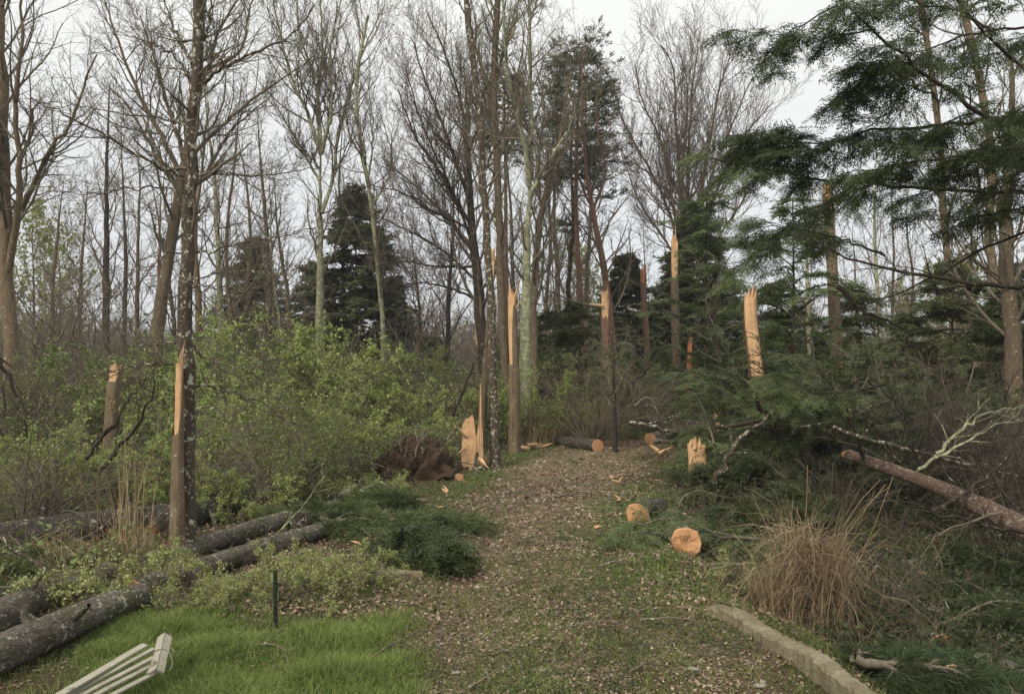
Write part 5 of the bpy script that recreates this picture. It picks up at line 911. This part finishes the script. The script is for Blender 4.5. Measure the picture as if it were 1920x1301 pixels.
P_ = scatter(rng, 190000, -4, 9, 3.6, 26, lambda x, y: np.clip(path_mask(x, y) * (.55 + .5 * (wav(x + 2, y, 2.1, 1) > -.3)) + .12, 0, 1) * (1 - .5 * lawn_mask(x, y)) * (1 - .55 * (wav(x + 3, y + 1, 1.7, 1) + wav(x, y, 4.3, .5) > .2)), 1.7); P_[:, 2] += rng.uniform(.002, .018, len(P_)); mb = MB(); leaves(mb, rng, P_, .022 * np.clip(P_[:, 1] / 6, .8, 1.8), .75, .75, .6); tag(mb.build('leaf_litter', M['litter']), 'brown and pinkish dead leaves strewn over the track', 'leaf litter', kind='stuff')
P_ = off_path(70000, -14, 14, 5.5, 26, -.2, 1.4); P_[:, 2] += rng.uniform(.002, .03, len(P_)); mb = MB(); leaves(mb, rng, P_, .03, .6, .5, .5); tag(mb.build('woodland_litter', M['litter']), 'dead leaves on the wood floor beside the track', 'leaf litter', kind='stuff')
P_ = scatter(rng, 12000, -1, 7, 3.6, 22, lambda x, y: path_mask(x, y) * .6, 1.6); n = len(P_); s = rng.uniform(.006, .022, n) * np.clip(P_[:, 1] / 7, .8, 1.6)
ico = np.array([[1, 0, 0], [0, 1, 0], [-1, 0, 0], [0, -1, 0], [0, 0, .6]], float); V = P_[:, None] + (ico[None] + rng.normal(0, .18, (n, 5, 3))) * s[:, None, None]; mb = MB(); bb = (np.arange(n) * 5)[:, None]; mb.add(V.reshape(-1, 3), np.concatenate([np.stack([bb[:, 0] + i, bb[:, 0] + (i + 1) % 4, bb[:, 0] + 4], 1) for i in range(4)]), False); tag(mb.build('gravel', M['stone']), 'small pale stones of the gravel track', 'gravel', kind='stuff')
P_ = scatter(rng, 9000, -2, 6, 3.8, 20, lambda x, y: np.clip(.25 + .75 * (wav(x + 5, y + 2, 1.9, 1) + wav(x, y, .9, .8) > .15), 0, 1) * path_mask(x, y), 1.5); P_[:, 2] += .015; n = len(P_); a = rng.uniform(0, 6.28, n); mb = MB()
w = rng.integers(0, 4, n)
for i in range(4): k = w == i; stamp(mb, SPR[i].reshape(-1, 4, 3)[::3].reshape(-1, 3), P_[k], np.stack([np.cos(a[k]), np.sin(a[k]), .1 + 0 * a[k]], 1), np.tile([0, 0, 1.], (k.sum(), 1)), rng.uniform(.2, .5, k.sum()))
tag(mb.build('fallen_needles', M['hem']), 'small dark green evergreen sprigs littering the track', 'needle litter', kind='stuff')
P_ = scatter(rng, 5000, -5, 8, 4.5, 22, lambda x, y: .7 + 0 * x, 1.5); P_[:, 2] += .012; n = len(P_); a = rng.uniform(0, 6.28, n); L_ = rng.uniform(.05, .3, n); D = np.stack([np.cos(a), np.sin(a), rng.normal(0, .08, n)], 1); T_, R_ = grow(rng, P_, D, L_, np.full(n, .0035) * np.clip(P_[:, 1] / 6, 1, 3), 4, .12); mb = MB(); tubes(mb, T_, R_, 3); tag(mb.build('twig_litter', M['twig']), 'small broken twigs strewn on the ground', 'twig litter', kind='stuff')
# ================================================================== DRY GRASSES AND REEDS
def dry(label, px, py, Y, h, n, spread, bend=.5, lean=(0, 0, 0), name='dry_grass_clump', w=.008, mat='dry', z=0, tang=0):
    rng = RNG(); c = np.array([X(px, Y), Y, 0.]); o = thing(name, label, 'dry grass', (c[0], c[1], G(c[0], c[1]))); P = c + rng.normal(0, spread, (n, 3)); P[:, 2] = ground(P[:, 0], P[:, 1]); mb = MB(); blades(mb, rng, P, h, w, bend, 5, lean)
    if tang: O = c + rng.normal(0, 1, (tang, 3)) * [spread * 1.1, spread, 0]; O[:, 2] = ground(O[:, 0], O[:, 1]) + rng.uniform(.05, h * .85, tang); D = rng.normal(0, .6, (tang, 3)) + [0, 0, -.5]; T, R = grow(rng, O, D, rng.uniform(.15, .5, tang), np.full(tang, w * .42), 7, .22, 0, .4, .001, .3); T[..., 2] = np.maximum(T[..., 2], ground(T[..., 0], T[..., 1])); tubes(mb, T, R, 3)
    mb.build('dry_blades', M[mat], o, o.location)
    st = MB(); m_ = max(6, n // 40); Q = P[:m_]; D = rng.normal(0, .25, (m_, 3)) + np.array(lean) * .5; D[:, 2] = 1; T, R = grow(rng, Q, D, h * rng.uniform(.8, 1.5, m_), np.full(m_, w * .5), 8, .06, 0, .4, .002, .15); tubes(st, T, R, 4); st.build('stalks', M['dry'], o, o.location)
dry('big slumped clump of tan reeds in front of the fallen boughs at right', 1520, 1130, 6.0, .92, 600, .12, .5, (.0, -.1, 0), 'reed_clump', .007, 'reed', tang=1300)
dry('smaller fringe of tan reeds leaning left of the big reed clump', 1440, 1120, 6.0, .5, 120, .12, .9, (-.2, 0, 0), 'reed_clump', .006, 'reed', tang=160)
dry('dry tan grass clump left of the tapering log with the round cut end', 1005, 830, 17.6, .75, 520, .28, .45)
dry('dry tan grass clump right behind the round cut end of the tapering log', 1145, 815, 18.4, .95, 520, .26, .45)
dry('arching dry grass between the two dry clumps by the far track', 1090, 815, 18.8, .8, 220, .25, .8)
dry('dry rusty grass stems at the left of the split trunk foot', 262, 1075, 6.9, .48, 260, .14, .7, mat='reed')
dry('tall pale dry stems rising past the split trunk at its left', 250, 1060, 7.3, 1.05, 60, .1, .25)
dry('dry matted grass behind the second lichen log at left', 120, 1110, 6.9, .4, 520, .28, 1.1)
dry('dry grass tuft left of the torn stump', 800, 880, 14.2, .4, 240, .25, .8)
dry('dry grass tuft right of the torn stump foot', 918, 870, 14.6, .35, 160, .12, .8)
dry('green reed tuft growing on the root mound', 742, 890, 12.6, .22, 130, .05, .4, name='grass_tuft', mat='green')
# ================================================================== ROOT MOUND
rng = RNG(); c = at(752, 880, 13.2); c[2] = G(c[0], c[1]); o = thing('root_mound', 'dark brown upturned root mound with tangled roots left of the torn stump', 'root mound', c)
th, ph = np.meshgrid(np.linspace(0, 2 * math.pi, 72, endpoint=False), np.linspace(0, 1, 22)); rad = .92 * (1 - .12 * np.sin(th * 3 + 1) + .1 * np.sin(th * 7)) * np.cos(ph * math.pi / 2); z = .46 * np.sin(ph * math.pi / 2) ** .9 * (1 + .35 * np.cos(th - .3))
nzv = .08 * np.sin(th * 7 + ph * 9) + .06 * np.sin(th * 13 - ph * 17) + rng.normal(0, .035, th.shape); V = np.stack([c[0] + np.cos(th) * (rad + nzv), c[1] + np.sin(th) * (rad * .6 + nzv), c[2] - .05 + z + nzv], -1)
j, i = np.meshgrid(np.arange(21), np.arange(72), indexing='ij'); i2 = (i + 1) % 72; mb = MB(); mb.add(V, np.stack([j * 72 + i, j * 72 + i2, (j + 1) * 72 + i2, (j + 1) * 72 + i], -1).reshape(-1, 4)); mb.build('soil', M['soil'], o, c)
O = V[rng.integers(3, 20, 90), rng.integers(0, 72, 90)]; D = (O - c) * [1, 1, 1.6] + rng.normal(0, .3, (90, 3)); T, R = grow(rng, O, D, rng.uniform(.2, .7, 90), rng.uniform(.008, .022, 90), 8, .25, 0, .2, .003); mb = MB(); tubes(mb, T, R, 5); A = kids(rng, T, R, 5, 50, 20, .5, .3, .5, .2, 1, 5, .25, 0, .5, .003); tubes(mb, A[0], A[1], 3); mb.build('roots', M['twig'], o, c)
# ================================================================== WOOD SPLINTERS
SPL = [((868, 873), 'orange splinter lying left of the torn stump foot'), ((800, 885), 'pale orange chip on the root mound edge'), ((838, 925), 'orange chip beside the mossy cut log'), ((822, 953), 'orange chip in the pine boughs on the left verge'), ((870, 989), 'small tan chip alone on the track at left'), ((990, 856), 'orange slab of wood at the thin end of the tapering log', 2.6), ((1010, 853), 'second orange slab of wood by the tapering log', 2.0), ((1235, 866), 'orange torn strip on the far right verge', 2.0), ((1160, 910), 'orange chip by the curved stick'), ((1162, 944), 'round orange chip left of the short cut log'), ((1250, 760), 'small orange chip on the grassy far track'), ((688, 1035), 'torn orange splinter standing on the left verge', 1.5), ((1115, 992), 'yellowish chip on the track near the short cut log'), ((755, 1065), 'rusty chip on the left verge'), ((1295, 985), 'bent orange splinter strips above the mossy log', 1.8), ((1300, 752), 'orange shreds at the foot of the shattered small trunk', 3), ((125, 1090), 'fan of tan splinters behind the second lichen log', 1.8), ((1740, 1035), 'pale torn splinter strips below the pine trunk', 1.4), ((1722, 1138), 'small orange cut knob low in the hollow')]
for it in SPL:
    (px, py), lb = it[0], it[1]; sc_ = it[2] if len(it) > 2 else 1.0; rng = RNG(); p = gp(px, max(py, 752), .05) if py > 745 else at(px, py, 11); 
    if py in (855, 925): p = at(px, py, 8.6)
    o = thing('wood_splinter', lb, 'wood chip', p, 'torn wood splinters'); mb = MB()
    for q in range(3 if sc_ > 1.2 else 2):
        a = rng.uniform(-.6, .6); d = norm(np.array([rng.choice([-1, 1]) * math.cos(a), rng.normal(0, .3), abs(rng.normal(0, .5))])); L_ = .075 * sc_ * rng.uniform(.8, 1.5) * max(1, p[1] / 11); w_ = .014 * sc_ * max(1, p[1] / 11) * rng.uniform(.7, 1.3)
        s0 = rng.normal(0, .012 * sc_, 3); tubes(mb, np.array([s0, s0 + d * L_ * .5 + rng.normal(0, .006, 3), s0 + d * L_]), np.array([w_, w_ * .8, .002]), 5)
    mb.build('splinter', M['wood'], o, (0, 0, 0))
# ================================================================== BUILT THINGS
def az(px, py, z): return at(px, py, (EYE - z) / (py - HOR) * F_ * 1.0)
def board(mb, A, B, w, t, up, rng, seg=8):
    A, B = np.array(A, float), np.array(B, float); d = norm(B - A); up = norm(np.array(up, float) - d * np.dot(up, d)); s = np.cross(d, up); V = []
    for i in range(seg + 1):
        c_ = A + (B - A) * i / seg + rng.normal(0, .0006, 3)
        for a, b_ in ((-1, -1), (1, -1), (1, 1), (-1, 1)): V.append(c_ + s * a * w / 2 + up * b_ * t / 2)
    F = [[i * 4 + k, i * 4 + (k + 1) % 4, i * 4 + 4 + (k + 1) % 4, i * 4 + 4 + k] for i in range(seg) for k in range(4)] + [[3, 2, 1, 0], [seg * 4 + i for i in range(4)]]
    mb.add(np.array(V), np.array(F), False)
rng = RNG(); c = at(220, 1280, 4.35); c[2] = G(c[0], c[1]); o = thing('slatted_panel', 'broken weathered white slatted panel propped on the nearest log at bottom left', 'slatted panel', c)
SL = [((272, 1208), (112, 1302), .044, .20, .11), ((288, 1216), (128, 1304), .022, .185, .085), ((292, 1230), (138, 1310), .025, .16, .07), ((290, 1243), (150, 1318), .027, .13, .055), ((300, 1256), (176, 1320), .028, .10, .04)]
for a, b_, w_, z1, z2 in SL:
    mb = MB(); A_, B_ = az(a[0], a[1], z1), az(b_[0], b_[1], z2); B_ = A_ + (B_ - A_) * 1.25; board(mb, A_, B_, w_, .010, (-.15, -.55, .8), rng); mb.build('slat', M['oldwood'], o, c)
A_, B_ = az(312, 1190, .235), az(296, 1258, .125); mb = MB(); board(mb, A_ + [-.024, 0, -.002], B_ + [-.024, 0, -.002], .048, .014, (-.5, -.5, .7), rng); mb.build('rail', M['oldwood'], o, c); mb = MB(); board(mb, A_ + [.014, 0, -.004], B_ + [.014, 0, -.004], .032, .014, (.7, -.5, .5), rng); mb.build('rail', M['oldwood'], o, c)
mb = MB(); P_ = spline([az(287, 1222, .21), az(300, 1217, .23), az(316, 1221, .24), az(323, 1242, .2), az(319, 1256, .18)], 14); tubes(mb, P_, np.full(14, .0035), 5); P_ = spline([az(318, 1213, .24), az(327, 1220, .24), az(322, 1230, .22)], 8); tubes(mb, P_, np.full(8, .003), 5); mb.build('tie_wire', M['twigpale'], o, c)
mb = MB(); board(mb, az(290, 1238, .17), az(276, 1262, .1), .014, .01, (0, -1, .3), rng); mb.build('brace', M['oldwood'], o, c)
# stake
p = gp(517, 1194); o = thing('metal_stake', 'short dark green studded metal stake standing at the edge of the bright grass', 'stake', p); mb = MB(); q = p + np.array([-.008, 0, .375]); board(mb, p - [0, 0, .1], q, .026, .004, (0, -1, 0), rng, 10); mb.build('flange', M['metal'], o, p); mb = MB(); board(mb, p - [0, -.012, .1], q + [0, .012, 0], .005, .022, (0, -1, 0), rng, 10); mb.build('web', M['metal'], o, p)
mb = MB()
for k in range(9): z_ = p + (q - p) * (k + .6) / 9.5; board(mb, z_ + [-.006, -.006, 0], z_ + [.006, -.006, 0], .008, .008, (0, -1, 0), rng, 1)
mb.build('studs', M['metal'], o, p)
# stone edging at the lower right
def edging(label, pts, w, h, name='stone_edging', cat='edging', dz=0.0, seg=60, mat='concrete', jag=.01):
    rng = RNG(); P = spline(pts, seg); c = P[0].copy(); o = thing(name, label, cat, c); T = norm(np.gradient(P, axis=0)); S = norm(np.cross(T, [0, 0, 1.])); V = []
    for i in range(seg):
        ww = w * (1 + .08 * math.sin(i * .9) + .05 * math.sin(i * 2.3)); top = P[i][2]
        prof = [(-ww / 2, top - h), (-ww / 2 - .004, top - .012), (-ww / 2 + .014, top), (0, top + .004), (ww / 2 - .014, top), (ww / 2, top - .014), (ww / 2 + .01, top - h - .15)]
        for a, z_ in prof: V.append([P[i][0] + S[i][0] * a, P[i][1] + S[i][1] * a, z_])
    V = np.array(V) + rng.normal(0, jag * .22, (len(V), 3)); n = 7; F = [[i * n + k, i * n + k + 1, (i + 1) * n + k + 1, (i + 1) * n + k] for i in range(seg - 1) for k in range(n - 1)]; mb = MB(); mb.add(V, np.array(F), False)
    for e_ in (0, seg - 1):
        q = V[e_ * n:(e_ + 1) * n]; cc = q.mean(0); mb.add(np.vstack([q, [cc]]), np.array([[k, (k + 1) % n, n] for k in range(n)]), False)
    mb.build('stone', M[mat], o, c); return o
kp = [at(px, py, Y) for px, py, Y in ((1338, 1158, 5.65), (1385, 1172, 5.45), (1432, 1202, 5.12), (1482, 1226, 4.85), (1530, 1246, 4.62), (1580, 1276, 4.35), (1640, 1312, 4.02), (1760, 1400, 3.4))]
for p_ in kp: p_[2] = G(p_[0] - .25, p_[1]) + .10
edging('curved weathered stone edging along the right of the track in the foreground', kp, .115, .2, jag=.022, seg=90)
sl = [gp(652, 1120, .07), gp(700, 1112, .075), gp(764, 1100, .06)]; edging('short stone slab edge half buried on the left verge', sl, .12, .2, 'stone_slab', 'stone slab', seg=20)
for i, (px, py, s, lb) in enumerate(((1018, 1258, .028, 'flat pale stone on the moss near the bottom edge'), (855, 1256, .026, 'flat grey stone on the grass edge at bottom left of centre'), (1425, 1290, .035, 'pointed pale stone beside the stone edging'), (1300, 1250, .035, 'small pale stone in the litter left of the stone edging'))):
    rng = RNG(); p = gp(px, py); th, ph = np.meshgrid(np.linspace(0, 6.28, 12, endpoint=False), np.linspace(-1.2, 1.5, 7)); rr_ = s * (1 + .15 * np.sin(th * 2 + i) + rng.normal(0, .05, th.shape)); V = np.stack([p[0] + np.cos(th) * np.cos(ph) * rr_, p[1] + np.sin(th) * np.cos(ph) * rr_ * .7, p[2] + .012 + np.sin(ph) * rr_ * .35], -1)
    j, k = np.meshgrid(np.arange(6), np.arange(12), indexing='ij'); k2 = (k + 1) % 12; mb = MB(); mb.add(V, np.stack([j * 12 + k, j * 12 + k2, (j + 1) * 12 + k2, (j + 1) * 12 + k], -1).reshape(-1, 4)); o = mb.build('loose_stone', M['rock'], None); o.data.transform(Matrix.Translation(-Vector(p))); o.location = p; tag(o, lb, 'stone')
# ================================================================== HAZE
if True:
    hz = bpy.data.materials.new('haze_air'); hz.use_nodes = True; t = hz.node_tree; t.nodes.clear(); out = t.nodes.new('ShaderNodeOutputMaterial'); pv = t.nodes.new('ShaderNodeVolumePrincipled'); pv.inputs['Color'].default_value = (.93, .95, 1, 1); pv.inputs['Density'].default_value = .0009; pv.inputs['Anisotropy'].default_value = .2; t.links.new(pv.outputs[0], out.inputs['Volume'])
    V = np.array([[x, y, z] for x in (-430, 430) for y in (-70, 910) for z in (-6, 60)], float); V[:, 2] = np.where(V[:, 2] > 0, 16, -40); mb = MB(); mb.add(V, np.array([[0, 1, 3, 2], [4, 6, 7, 5], [0, 4, 5, 1], [2, 3, 7, 6], [0, 2, 6, 4], [1, 5, 7, 3]]), False); ho = mb.build('haze', hz); ho['kind'] = 'stuff'; ho['label'] = 'thin damp air that pales the far trees'; ho['category'] = 'haze'
print('TRIS', sum(len(m.polygons) for m in bpy.data.meshes))
